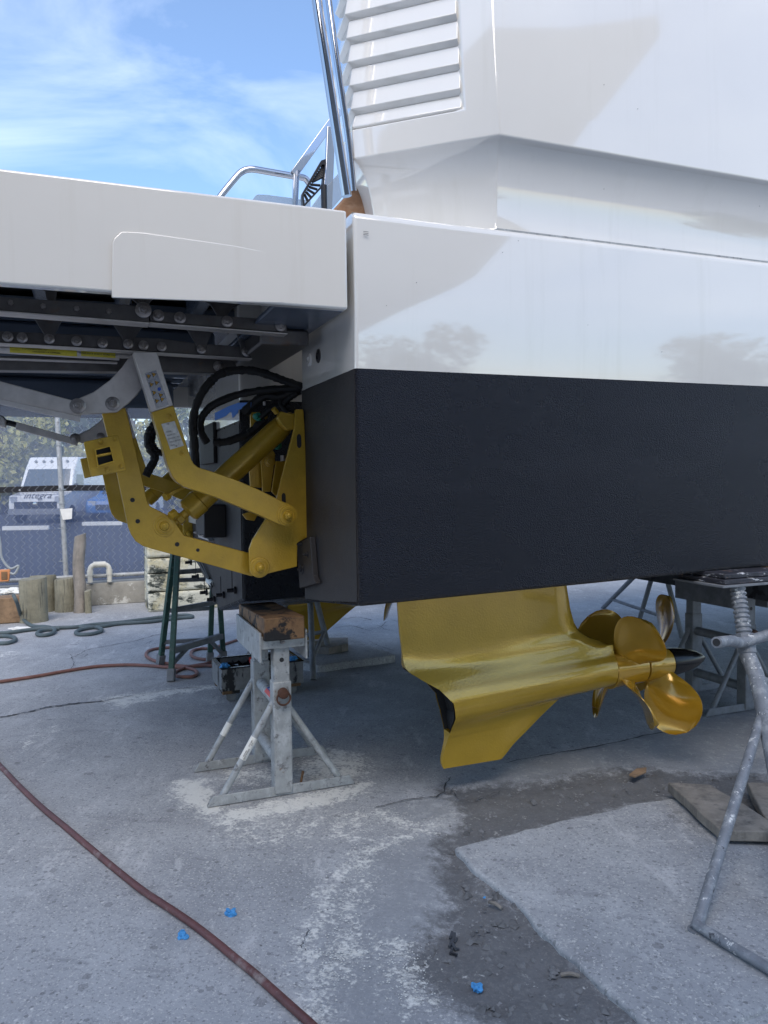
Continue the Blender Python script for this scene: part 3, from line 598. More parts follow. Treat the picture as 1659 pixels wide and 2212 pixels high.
def on_cyl(zx, off=0.0, lift=.0222):
    t = (zx + 300) / 1220; return c0.lerp(c1, t) + cn_ * lift + cup * off
def cyl_label(x0, x1, h, name):
    mb = MB(); n = 7; rs = []
    for x in (x0, x1):
        t = (x + 300) / 1220; p = c0.lerp(c1, t); rs.append([p + (cn_ * math.cos(a) + cup * math.sin(a)) * .0214 for a in [(-h + 2 * h * i / n) for i in range(n + 1)]])
    return mb.rings(rs, caps=False, closed=False).build(name, 'yellow', platform)
cyl_label(60, 578, .75, 'warning_label'); cyl_label(610, 888, .55, 'warning_label')
text('WARRANTY IS NOT MORE VALID', 'label_text', .0105, on_cyl(748, .001), cdir, cup, 'ink', platform)
text('IF CYLINDER IS REMOVED', 'label_text', .0085, on_cyl(250, .005), cdir, cup, 'ink', platform); text('UNSCREWED OR TAMPERED', 'label_text', .0085, on_cyl(340, -.005), cdir, cup, 'ink', platform)

# ---- platform lift (near side in full, far side by its arms)
def arms(dv, full):
    va, vb, vc, vd = .62 + dv, .72 + dv, .80 + dv, .86 + dv
    K = (lambda p, v: on_v(p, v - dv) + V * dv)
    def pl_(pts, v, t, m, name, parent=yacht, bevel=.003): return MB().prism([K(p, v) for p in pts], V * t).build(name, m, parent, bevel=bevel, ang=40)
    lower = [z1(785, 1175), z3(865, 0), z3(990, 500), z3(1085, 950), z3(1110, 1015), z3(1150, 1072), z3(1210, 1112), z3(1300, 1140), z3(1540, 1205), z2(530, 1905), z2(575, 1905), z2(630, 1880), z2(655, 1835), z2(635, 1780), z2(600, 1750), z2(515, 1720), z2(0, 1580), z3(1500, 935), z3(1478, 890), z3(1440, 860), z3(1270, 775), z3(1247, 735), z3(1195, 490), z3(1080, 0), z1(965, 1130)]
    arm1 = pl_(lower, vc, .035, 'gold', 'lift_arm')
    pl_(lower, vc + .17, .03, 'gold', 'lift_arm')
    gp = [z1(x, y) for x, y in [(560, 1160), (550, 1110), (565, 1080), (600, 1062), (720, 1010), (850, 915), (940, 820), (1000, 735), (1030, 712), (1060, 712), (1110, 960), (1060, 1030), (1000, 1090), (905, 1165), (630, 1185)]]
    gus = pl_(gp, .755 + dv, .02, 'steel', 'crank_plate'); pl_(gp, .755 + dv + .15, .02, 'steel', 'crank_plate')
    bolt(None, None, .030, gus, q=K(z1(870, 1100), .753 + dv))
    if full:
      bar = pl_([z1(-700, 770), z1(0, 925), z1(555, 1072), z1(610, 1080), z1(640, 1120), z1(622, 1195), z1(-700, 910)], .70 + dv, .05, 'steel', 'tie_bar')
      pl_([z1(-700, 908), z1(622, 1196), z1(614, 1240), z1(-700, 950)], .66 + dv, .012, 'steel', 'bar_flange', bar)
      bolt(None, None, .032, bar, q=K(z1(600, 1118), .698 + dv))
    ug = [z1(1028, 700), z1(1170, 1165), z1(1337, 1112), z1(1212, 700)]
    uarm = pl_(ug, va, .09, 'steel', 'upper_link')
    ua2 = [z1(1170, 1166), z3(1372, 262), z3(1420, 430), z3(1460, 522), z3(1500, 568), z2(0, 1192), z2(240, 1270), z2(600, 1418), z2(740, 1482), z2(790, 1502), z2(845, 1500), z2(885, 1465), z2(897, 1415), z2(880, 1365), z2(840, 1330), z2(790, 1310), z2(600, 1215), z2(400, 1130), z2(250, 1078), z2(110, 1035), z2(75, 1005), z2(55, 970), z2(0, 800), z1(1338, 1113)]
    garm = pl_(ua2, va, .09, 'gold', 'upper_lift_arm')
    pivots = [(z2(825, 1420), va, garm), (z2(600, 1835), vb - .006, arm1), (z3(1390, 942), vc, arm1)]
    for p, v, par in pivots:
        q = K(p, v); MB().lathe(q, -V, [(-.002, .047), (.006, .047), (.0075, .045), (.0075, .039), (.013, .038), (.014, .030), (.011, .029), (.011, .022), (.018, .018), (.028, .017), (.029, .010), (.040, .010), (.042, .007)], 24).build('pivot', 'gold', par)
    # bracket plates on the transom
    bp = [z2(x, y) for x, y in [(888, 580), (893, 572), (945, 570), (955, 580), (962, 700), (975, 1000), (985, 1500), (992, 1590), (905, 1640), (903, 1830), (640, 1893), (590, 1910), (555, 1903), (527, 1870), (522, 1800), (520, 1690), (545, 1620), (665, 1430), (740, 1280), (815, 980), (880, 730)]]
    brk = pl_(bp, vb, .022, 'gold', 'lift_bracket'); pl_(bp, vd + .06, .022, 'gold', 'lift_bracket')
    for p, r in ((z2(918, 825), .018), (z2(795, 1290), .016)):
        q = K(p, vb - .001); MB().prism([q + (U * math.cos(t) * .6 + W * (math.sin(t) + (1 if math.sin(t) > 0 else -1) * .8)) * r for t in [2 * math.pi * i / 16 for i in range(16)]], V * -.0015).build('slot', 'ink', brk)
    # hydraulic cylinder between the plates
    a, b = K(z2(20, 1395), vc + .05), K(z2(800, 690), vc + .05); d = (b - a).normalized()
    c_ = MB().lathe(a, d, [(0, .040), (.01, .056), (.075, .058), (.08, .054), ((b - a).length - .05, .054), ((b - a).length - .01, .050), ((b - a).length + .02, .034)], 24).build('hydraulic_cylinder', 'gold', yacht)
    MB().cyl(a + d * .02, a - d * .16, .02, n=14).lathe(a - d * .06, d, [(0, .02), (.005, .028), (.03, .028), (.035, .02)], 6).build('piston_rod', 'gold', c_)
    q = K(z2(842, 655), vc - .02); MB().lathe(q + V * .07, -V, [(0, .034), (.075, .034), (.078, .030), (.083, .030), (.086, .012), (.094, .012)], 22).build('clevis_pin', 'gold', c_)
    MB().prism([K(z2(*p), vb + .03) for p in [(770, 585), (845, 605), (888, 600), (885, 730), (820, 740), (770, 690), (745, 640)]], V * .05).build('clevis', 'gold', c_, bevel=.006)
    for p0, p1, r in ((z3(1395, 700), z3(1430, 680), .020), (z3(1430, 680), z3(1560, 605), .010), (z3(1440, 860), z3(1490, 825), .020), (z2(712, 565), z2(740, 600), .014)):
        MB().cyl(K(p0, vc - .03), K(p1, vc - .02), r, n=6 if r > .013 else 10).build('hose_fitting', 'gold', c_, bevel=.002)
    if not full: return
    # inner gold plates, hinge and connectors inside the bracket
    pl_([z2(520, 1040), z2(610, 960), z2(620, 1200), z2(530, 1190)], .98, .02, 'gold', 'inner_plate'); pl_([z2(612, 950), z2(700, 880), z2(730, 930), z2(690, 1230), z2(628, 1230)], .93, .02, 'gold', 'inner_plate')
    pl_([z2(735, 985), z2(820, 985), z2(745, 1275), z2(700, 1230)], .90, .02, 'gold', 'inner_plate'); pl_([z2(530, 592), z2(665, 592), z2(668, 640), z2(560, 730), z2(530, 720)], 1.0, .02, 'gold', 'inner_plate')
    pl_([z2(465, 1410), z2(545, 1385), z2(600, 1400), z2(560, 1465), z2(500, 1455)], .92, .02, 'gold', 'inner_plate')
    MB().lathe(on_v(z2(683, 990), .925), -V, [(0, .026), (.008, .026), (.010, .014), (.02, .014)], 18).build('pivot', 'gold', brk)
    for p in (z2(603, 632), z2(752, 862)): MB().lathe(on_v(p, .94), (-V - U).normalized(), [(0, .02), (.02, .02), (.022, .014), (.04, .014), (.042, .01)], 16).build('connector', 'green_led', brk)
    MB().cyl(on_v(z2(640, 540), .93), on_v(z2(640, 510), .93), .007, n=8).build('connector', 'steel', brk)
    MB().cyl(on_v(z2(790, 985), .90), on_v(z2(790, 940), .90), .013, n=12).build('hose_fitting', 'steel', brk)
    # name plate, warning sticker, screws on the upper link
    npq = [on_v(z3(*p), va - .001) for p in [(1365, 78), (1478, 52), (1558, 262), (1442, 296)]]
    MB().prism(npq, V * -.002).build('nameplate', 'plate', garm, bevel=.0008)
    for p in ((1425, 78), (1493, 265)): bolt(None, None, .006, garm, washer=False, q=on_v(z3(*p), va - .003))
    for p in ((1438, 10), (1545, 322)): bolt(None, None, .014, garm, m='gold', q=on_v(z3(*p), va))
    ax = (npq[1] - npq[0]).normalized(); ay = (npq[0] - npq[3]).normalized()
    for k in range(5): text(['MODEL', 'SERIAL NO.', 'CAPACITY KG', 'PRESSURE BAR', 'YEAR'][k], 'plate_text', .0075, npq[0].lerp(npq[3], .34 + k * .13) + ax * .006 - V * .0035, ax, ay, 'ink', garm, 'LEFT')
    sq = [on_v(z1(*p), va - .001) for p in [(1117, 868), (1205, 840), (1305, 1108), (1208, 1138)]]
    sm = MB(); sm.prism(sq, V * -.001)
    ex = (sq[1] - sq[0]); ey = (sq[3] - sq[0])
    def sp(a, b, l): return sq[0] + ex * a + ey * b - V * l
    for i in range(8):
        row, colm = divmod(i, 2); b0 = .03 + row * .235 + (.115 if row == 2 and colm else 0); a0 = .10 + colm * .46
        if row == 2 and colm == 1:
            pass
        for k, (g, l, mi) in enumerate(((0, .0016, 1), (.055, .0020, 2))):
            sm.add([sp(a0 + g * 1.1, b0 + g * .38, l), sp(a0 + g * 1.1, b0 + .135 - g * .38, l), sp(a0 + .36 - g * 1.6, b0 + .0675, l)], [(0, 1, 2)], mi)
        sm.add([sp(a0 + .10, b0 + .05, .0024), sp(a0 + .10, b0 + .085, .0024), sp(a0 + .2, b0 + .07, .0024)], [(0, 1, 2)], 1)
    ctr = sp(.74, .52, .0018); r_ = .15 * ex.length
    sm.add([ctr + (ex.normalized() * math.cos(t) + ey.normalized() * math.sin(t)) * r_ for t in [2 * math.pi * i / 16 for i in range(16)]], [tuple(range(16))], 3)
    sm.build('warning_sticker', ['sticker', 'ink', 'amber', 'label_blue'], uarm, norm=False)
    # square cross tube with its flange
    fl = [on_v(z3(*p), .575) for p in [(713, 228), (985, 170), (1005, 180), (1072, 462), (1062, 475), (782, 526), (768, 515), (708, 240)]]
    flange = MB().prism(fl, V * .022).build('tube_flange', 'gold', yacht, bevel=.004, ang=40)
    oq = [on_v(z3(*p), .53) for p in [(800, 290), (938, 256), (972, 398), (826, 440)]]; iq = [on_v(z3(*p), .53) for p in [(812, 300), (930, 270), (960, 390), (834, 428)]]
    tb = MB(); n = 4
    far = [p + V * 2.75 for p in oq]; fi = [p + V * .042 for p in iq]
    tb.add(oq + far, [(i, (i + 1) % 4, 4 + (i + 1) % 4, 4 + i) for i in range(4)]); tb.add(oq + iq, [(i, (i + 1) % 4, 4 + (i + 1) % 4, 4 + i) for i in range(4)])
    tb.add(iq + fi, [(i, (i + 1) % 4, 4 + (i + 1) % 4, 4 + i) for i in range(4)] + [(4, 5, 6, 7)], 1)  # shallow inside coloured black for the dark of a deep tube
    tb.build('cross_tube', ['gold', 'ink'], flange, ang=30)
    MB().cyl(on_v(z3(815, 352), .545), on_v(z3(950, 325), .545), .006, n=8).build('tube_bar', 'gold', flange)
    for p in ((850, 230), (978, 205), (1030, 437), (908, 467)): bolt(None, None, .017, flange, m='gold', washer=False, q=on_v(z3(*p), .575))
    sp_ = [on_v(z3(*p), .70) for p in [(678, 372), (765, 358), (800, 520), (715, 540)]]; MB().prism(sp_, V * .02).build('side_plate', 'gold', flange, bevel=.004)
    for p in ((1122, 722), (1166, 902), (1500, 1097)):
        q = on_v(z3(*p), vc - .0005); MB().cyl(q, q - V * .002, .010, n=14).build('hole', 'ink', arm1)
    q = on_v(z2(108, 1697), vc - .0005); MB().cyl(q, q - V * .002, .008, n=14).build('hole', 'ink', arm1)
arms(0, True)
arms(2.5, False)
# thrust plate at the wing's inner edge with its bolt heads
tp = MB().prism([on_u(z2(*p), -.03) for p in [(897, 1645), (1003, 1592), (1012, 1700), (1028, 1905), (1050, 1965), (922, 2003)]], U * .027).build('transom_bracket', 'anti2', yacht, bevel=.003)
for p, r in ((z2(932, 1650), .008), (z2(982, 1730), .014), (z2(942, 1850), .024)): bolt(None, None, r, tp, m='plastic', nrm=-U, q=on_u(p, -.031))
# control box, cover plate, anode and studs on the middle of the transom
bx = on_u(z2(300, 1460), -.20); b_u, b_v, b_z = HU(bx)
cb = MB().hbox(-.33, -.2022, b_v - .17, b_v + .17, b_z - .09, b_z + .10).build('control_box', 'plastic', yacht, bevel=.006)
for s in (-1, 1):
    for t_ in (-1, 1): bolt(None, None, .012, cb, m='steel', washer=False, nrm=-U, q=H(-.33, b_v + s * .145, b_z + t_ * .075))
p0 = on_u(z2(150, 720), -.204); p1 = on_u(z2(262, 1000), -.204)
MB().hbox(-.225, -.2022, HU(p1)[1], HU(p0)[1], p1.z, p0.z).build('rubber_cover', 'rubber', yacht, bevel=.004)
for x, y in [(115, 1908), (185, 2035), (245, 2090), (320, 2055), (412, 2018), (60, 1795)]:
    q = on_u(z2(x, y), -.204); MB().lathe(q, -U, [(0, .022), (.012, .022), (.014, .012), (.05, .012)], 6).cyl(q + W * .0 - U * .02, q + W * .11 - U * .02, .003, n=6).build('stud', 'plastic', yacht)
q = on_u(z2(205, 1950), -.206); MB().lathe(q - V * .10, V, [(0, .012), (.03, .02), (.10, .022), (.17, .02), (.2, .012)], 12).build('anode', 'white', yacht)
MB().cyl(on_u(z2(120, 1795), -.215), on_u(z2(225, 1990), -.215), .006, n=8).cyl(on_u(z2(140, 1790), -.215), on_u(z2(200, 1925), -.215), .006, n=8).build('rod', 'plastic', yacht)
q = on_u(z2(150, 1600), -.21); MB().prism([on_u(z2(*p), -.24) for p in [(108, 1568), (190, 1610), (195, 1622), (112, 1595)]], U * .03).build('bracket', 'steel', yacht)
MB().prism([on_u(z2(*p), -.23) for p in [(-10, 1445), (115, 1380), (135, 1500), (20, 1470)]], U * .02).build('label_plate', 'plate', yacht)
# torn blue masking tape at the edge of the black paint
def tape(p_list, u0): 
    MB().prism([on_u(z2(*p), u0) for p in p_list], U * .001).build('masking_tape', 'tape', yacht, smooth=False)
tape([(245, 600), (350, 548), (432, 518), (535, 516), (530, 560), (430, 575), (425, 600), (385, 640), (375, 590), (355, 600), (330, 625), (245, 660)], -.2055)
tape([(890, 440), (948, 420), (955, 560), (885, 565), (870, 500)], .28); tape([(670, 515), (745, 505), (760, 545), (700, 560), (665, 540)], .28); tape([(790, 490), (870, 470), (870, 530), (800, 560)], .281)
# cable bundles in corrugated sleeve
def cab(pts, r, v0, v1=None):
    v1 = v0 if v1 is None else v1; n = len(pts)
    return MB().tube([on_v(p, v0 + (v1 - v0) * i / (n - 1)) for i, p in enumerate(pts)], r, 9, fine=7, lump=.22).build('cable_sleeve', 'rubber', yacht)
cab([zH(*p) for p in [(884, 960), (880, 900), (872, 790), (868, 730), (880, 660), (905, 600), (940, 550), (985, 512), (1040, 494), (1110, 491), (1170, 500), (1230, 520), (1300, 545), (1362, 566)]], .0195, .98, .83)
cab([zH(*p) for p in [(930, 815), (905, 770), (902, 720), (925, 680), (965, 645), (1060, 605), (1140, 588), (1220, 578), (1350, 572)]], .018, 1.02, .84)
cab([z2(*p) for p in [(230, 835), (330, 832), (430, 800), (520, 760), (590, 700), (640, 650)]], .020, 1.05, .98)
cab([z2(*p) for p in [(480, 600), (560, 520), (650, 465), (760, 470), (850, 440), (930, 415)]], .024, .99, .85)
cab([z2(*p) for p in [(600, 640), (700, 560), (780, 540), (840, 480), (900, 440)]], .016, .93, .85)
for off in (0, 14): cab([z2(780 + off * 4, 460 + off), z2(770 + off * 3, 520), z2(800 + off * 5, 570), z2(845 + off, 600)], .012, .90, .86)
cab([z3(*p) for p in [(1345, 60), (1300, 95), (1262, 160), (1252, 230), (1275, 300), (1310, 340), (1300, 400), (1265, 460), (1235, 520)]], .022, 1.5); cab([z3(*p) for p in [(1400, 110), (1340, 105), (1300, 150), (1285, 230), (1320, 300), (1380, 330)]], .018, 1.55)
# far side tie bar and threaded rod seen past the cross tube
fb_ = plate([z3(140, 60), z3(635, 200), z3(668, 190), z3(655, 262), z3(130, 122)], 3.2, .06, 'steel', 'tie_bar', yacht)
MB().cyl(on_v(z3(45, 62), 3.22), on_v(z3(150, 88), 3.22), .02, n=10).build('threaded_rod', 'plastic', fb_); MB().prism([on_v(z3(*p), 3.18) for p in [(-40, -10), (30, 10), (55, 50), (50, 110), (-40, 90)]], V * .08).build('rod_end', 'steel', fb_, bevel=.01)
bolt(None, None, .036, fb_, q=on_v(z3(637, 200), 3.19))

# ---- pod drives
def pod(v0):
    ZT = .955; zax = lambda t: .46 + .06 * (t - .6) / .9
    def ta(z): 
        pts = [(.10, .60), (.15, .575), (.18, .572), (.26, .595), (.34, .605), (.42, .608), (.50, .592), (.57, .53), (.62, .455), (.674, .385), (.80, .368), (ZT, .358)]
        return float(np.interp(z, [p[0] for p in pts], [p[1] for p in pts]))
    def tf(z):
        pts = [(.10, .86), (.15, .915), (.20, .965), (.30, 1.10), (.38, 1.225), (.405, 1.33), (.42, 1.513), (.62, 1.513), (.64, 1.47), (.66, 1.42), (.70, 1.37), (.76, 1.32), (.84, 1.295), (ZT, 1.274)]
        return float(np.interp(z, [p[0] for p in pts], [p[1] for p in pts]))
    zs = list(np.linspace(.135, .29, 9)) + list(np.linspace(.30, .69, 40)) + list(np.linspace(.71, ZT + .03, 10)); ns = 40
    PA = [(-.33, .009), (-.25, .013), (-.19, .021), (-.15, .034), (-.12, .052), (-.09, .074), (-.06, .091), (-.02, .101), (.02, .100), (.06, .089), (.11, .066), (.16, .036), (.208, .008), (.215, .006), (.6, .006)]
    PF = [(-.33, .008), (-.12, .010), (-.103, .016), (-.095, .036), (-.08, .063), (-.06, .082), (-.03, .097), (0, .1015), (.02, .0995), (.05, .089), (.08, .069), (.10, .062), (.125, .056), (.16, .044), (.2, .036), (.6, .034)]
    def zrow(t, l): return l + (zax(t) - zax(1.05)) * max(0, min(1, (.24 - abs(l - .49)) / .07))
    def halfw(t, l, s):
        d = l - zax(1.05); k = s * s * (3 - 2 * s)
        wa = np.interp(d, [q[0] for q in PA], [q[1] for q in PA]); wf = np.interp(d, [q[0] for q in PF], [q[1] for q in PF]); w_ = wa + (wf - wa) * k
        nose = math.sqrt(max(0, min(1, (1 - s) / .09)))
        if d > .08: 
            strut = .008 + .030 * math.sin(math.pi * min(1, .5 * s / .55 if s < .55 else .5 + .5 * (s - .55) / .9)) ** .8
            up = min(1, (d - .08) / .10); w_ = w_ * (1 - up) + (max(w_ if d < .2 else 0, 0) ** 3 + strut ** 3) ** (1 / 3) * up
            if d > .135: w_ *= .12 + .88 * nose
        if d < -.104: w_ *= min(1, .45 + (1 - s) / .07 * .55)
        return float(max(w_, .004))
    mb = MB(); near = []; far = []
    for z in zs:
        a, b = ta(z), tf(z); rn, rf = [], []
        for i in range(ns + 1):
            s = i / ns; s = s ** .9; t = a + (b - a) * s; wv = halfw(t, z, s); zz = zrow(t, z)
            rn.append(H(t, v0 - wv, zz)); rf.append(H(t, v0 + wv, zz))
        near.append(rn); far.append(rf)
    mb.rings(near, caps=False, closed=False); mb.rings(far, caps=False, closed=False)
    nz_ = len(zs)
    for side in (near, far): pass
    mb.rings([[r_[-1] for r_ in near], [r_[-1] for r_ in far]], caps=False, closed=False)
    ex_idx = [i for i, z in enumerate(zs) if .335 < z < .675]
    for i in range(nz_ - 1):
        if i in ex_idx and i + 1 in ex_idx: continue
        mb.add([near[i][0], near[i + 1][0], far[i + 1][0], far[i][0]], [(0, 1, 2, 3)])
    mb.add([near[0][i] for i in range(ns + 1)] + [far[0][i] for i in range(ns, -1, -1)], [tuple(range(2 * ns + 2))])
    leg = mb.build('pod_drive', 'gold_pod', yacht, ang=50)
    ex = MB(); k0 = 1
    A = [near[i][k0].lerp(far[i][k0], .10) for i in ex_idx]; B = [near[i][k0].lerp(far[i][k0], .90) for i in ex_idx]
    A2 = [near[i][0].lerp(far[i][0], .07) for i in ex_idx]; B2 = [near[i][0].lerp(far[i][0], .93) for i in ex_idx]
    ex.rings([A2, A, B, B2], caps=False, closed=False); ex.build('exhaust_outlet', 'rubber', leg)  # shallow black sheet stands for the dark inside the exhaust
    # propellers: aft one with four blades, forward one with three, turning opposite ways
    ax0 = H(1.513, v0, zax(1.513)); axd = U.copy(); ax0 = ax0 - W * .010
    def hub(t0, prof, name, m): return MB().lathe(ax0 + axd * (t0 - 1.513), axd, prof, 32).build(name, m, leg)
    hub(1.518, [(0, .0), (0, .098), (.004, .101), (.03, .099), (.12, .092), (.205, .087), (.21, .0)], 'propeller_hub', 'gold_prop')
    hub(1.735, [(0, .0), (0, .084), (.004, .086), (.10, .080), (.165, .074), (.17, 0)], 'propeller_hub', 'gold_prop')
    hub(1.906, [(0, .0), (0, .073), (.04, .072), (.12, .062), (.19, .043), (.24, .020), (.262, .004)], 'hub_cone', 'gloss_cone')
    def blade(t0, phi, hand, Rt=.35, cmax=.165, pitch=1.12):
        nr, nc = 14, 16; top, bot = [], []
        for i in range(nr + 1):
            r = .072 + (Rt - .072) * (1 - (1 - i / nr) ** 1.5); x = (r - .072) / (Rt - .072)
            c = cmax * (.40 + 1.10 * x - .32 * x * x) * math.sqrt(max(0, 1 - x ** 5.0)) * .93 + .001
            beta = math.atan2(pitch, 2 * math.pi * max(r, .10)); beta = min(beta, R(58)); th = .011 * (1 - x) + .0035
            ra, rb = [], []
            for j in range(nc + 1):
                y = -1 + 2 * j / nc; skew = .03 * x * x
                q = (y * c + skew); camber = .022 * (1 - y * y) * x
                tth = th * math.sqrt(max(0, 1 - y * y)) * (1 if i < nr else .2) + .0006
                for row, sg in ((ra, 1), (rb, -1)):
                    tang = q * math.cos(beta) - hand * (camber + sg * tth) * math.sin(beta); axl = q * math.sin(beta) * hand + (camber + sg * tth) * math.cos(beta)
                    an = phi + tang / r; rad = V * math.sin(an) + W * math.cos(an)
                    row.append(ax0 + axd * (t0 - 1.513 + axl) + rad * r)
            top.append(ra); bot.append(rb)
        mb = MB(); mb.rings([a_ + b_[::-1] for a_, b_ in zip(top, bot)], caps=True, closed=True)
        return mb.build('propeller_blade', 'gold_prop', leg, ang=60)
    for ph in (45, 135, 225, 315): blade(1.61, R(ph), -1)
    for ph in (-15, 105, 211): blade(1.83, R(ph), 1, Rt=.375, cmax=.178, pitch=.80)
    return leg
pod(.5); pod(3.6)

# ---- deck fittings seen over the platform
def pipe(pts, v, r, name='handrail', m='chrome', fine=6): return MB().tube([on_v(p, v) for p in pts], r, 14, fine=fine).build(name, m, yacht)
pipe([(560, -760), (640, -360), (668, -140), (683, -8), (707, 150), (728, 290), (749, 424)], .25, .021)
pipe([(590, -760), (664, -360), (692, -140), (712, 20), (733, 170), (752, 300), (764, 414)], .40, .014)
pipe([zA(*p) for p in [(150, 850), (230, 745), (330, 625), (370, 585), (415, 562), (480, 556), (600, 575), (830, 615), (900, 625), (950, 640), (985, 680)]], 2.9, .024)
def flatbar(p0, p1, v, a, b):
    q0, q1 = on_v(p0, v), on_v(p1, v); d = (q1 - q0).normalized(); n = V.cross(d).normalized()
    return MB().box((q0 + q1) / 2, d * ((q1 - q0).length / 2), V * a, n * b).build('handrail', 'chrome', yacht, bevel=.004)
flatbar(zA(845, 605), zA(1260, 30), 2.6, .02, .028); flatbar(zA(868, 600), zA(858, 905), 2.6, .015, .020); flatbar(zA(1180, 180), zA(1150, 960), 2.2, .015, .028)
def panel(pts, v, t, m, name, bevel=.004): return MB().prism([on_v(p, v) for p in pts], V * t).build(name, m, yacht, bevel=bevel, ang=50)
panel([zA(*p) for p in [(440, 880), (500, 795), (520, 780), (600, 783), (830, 812), (860, 820), (1000, 835), (1000, 960), (440, 930)]], 2.75, .02, 'clear', 'wind_screen')
panel([zA(*p) for p in [(1000, 900), (1120, 740), (1250, 590), (1290, 600), (1290, 800), (1150, 960), (1000, 960)]], 1.9, .015, 'clear', 'wind_screen')
tk = panel([zA(*p) for p in [(1120, 1000), (1190, 930), (1400, 700), (1440, 690), (1500, 900), (1500, 1010), (1200, 1040)]], .55, .5, 'teak', 'teak_step', .01)
yc = on_v(zA(1030, 700), 1.6)
chair = thing('deck_chair', 'black slatted chair back standing on the yacht deck behind the rails', 'chair', yc)
ch = [zA(*p) for p in [(925, 770), (1095, 475), (1135, 462), (1140, 500), (1118, 700), (930, 905), (922, 800)]]
inn = [zA(*p) for p in [(945, 775), (1100, 515), (1120, 510), (1125, 520), (1105, 690), (945, 865), (938, 800)]]
fo = [on_v(p, 1.6) for p in ch]; fi = [on_v(p, 1.6) for p in inn]; cm = MB(); n = len(fo)
for off in (0, .035): cm.add([p + V * off for p in fo + fi], [(i, (i + 1) % n, n + (i + 1) % n, n + i) for i in range(n)])
cm.add(fo + [p + V * .035 for p in fo], [(i, (i + 1) % n, n + (i + 1) % n, n + i) for i in range(n)]); cm.add(fi + [p + V * .035 for p in fi], [(i, (i + 1) % n, n + (i + 1) % n, n + i) for i in range(n)])
cm.build('back_frame', 'plastic', chair)
for k in range(13):
    t = k / 12; a = on_v(zA(942 + 165 * t, 780 - 262 * t), 1.62); b = on_v(zA(945 + 178 * t, 868 - 330 * t), 1.62) ; b = on_v(zA(1108 + 14 * t, 690 - 170 * t), 1.62) if t > .35 else on_v(zA(975 + 330 * t, 845 - 430 * t), 1.62)
    MB().cyl(a, b, .008, n=8).build('slat', 'plastic', chair)
lg = on_v(zA(930, 905), 1.6); 
MB().cyl(lg, Vector((lg.x, lg.y, 2.5)), .018, n=10).cyl(on_v(zA(1118, 700), 1.6), Vector((on_v(zA(1118, 700), 1.6).x, on_v(zA(1118, 700), 1.6).y, 2.5)), .018, n=10).build('leg', 'plastic', chair)

# small marks on the gelcoat: paint runs on the platform, specks and pencil ticks on the topside
for zx, za, zb in ((918, -60, 110), (950, -90, 100), (1055, -70, 75), (1150, -60, 10)):
    MB().tube([on_v(z1(zx + random.gauss(0, 2), za + (zb - za) * k / 5), .0035) for k in range(6)], .0022, 7, fine=2).build('paint_run', 'gel_warm', platform)
sk = MB()
for x, y in [(1086, 545), (1120, 520), (1378, 235), (1305, 408), (1641, 445), (835, 660), (1270, 702), (973, 118), (1305, 183), (900, 610), (1430, 760)]:
    v_ = -.022 if y < 295 else -.0005
    if x < 1000 and y < 295: continue
    q = on_v((x, y), v_); sk.lathe(q, -V, [(-.002, .0014), (.0006, .0011)], 6)
for k in range(3): sk.cyl(on_v((785, 500 + 3.3 * k), -.0004), on_v((796 , 501 + 3.5 * k), -.0004), .0009, n=5)
so = sk.build('specks', 'ink', topside); so['kind'] = 'stuff'
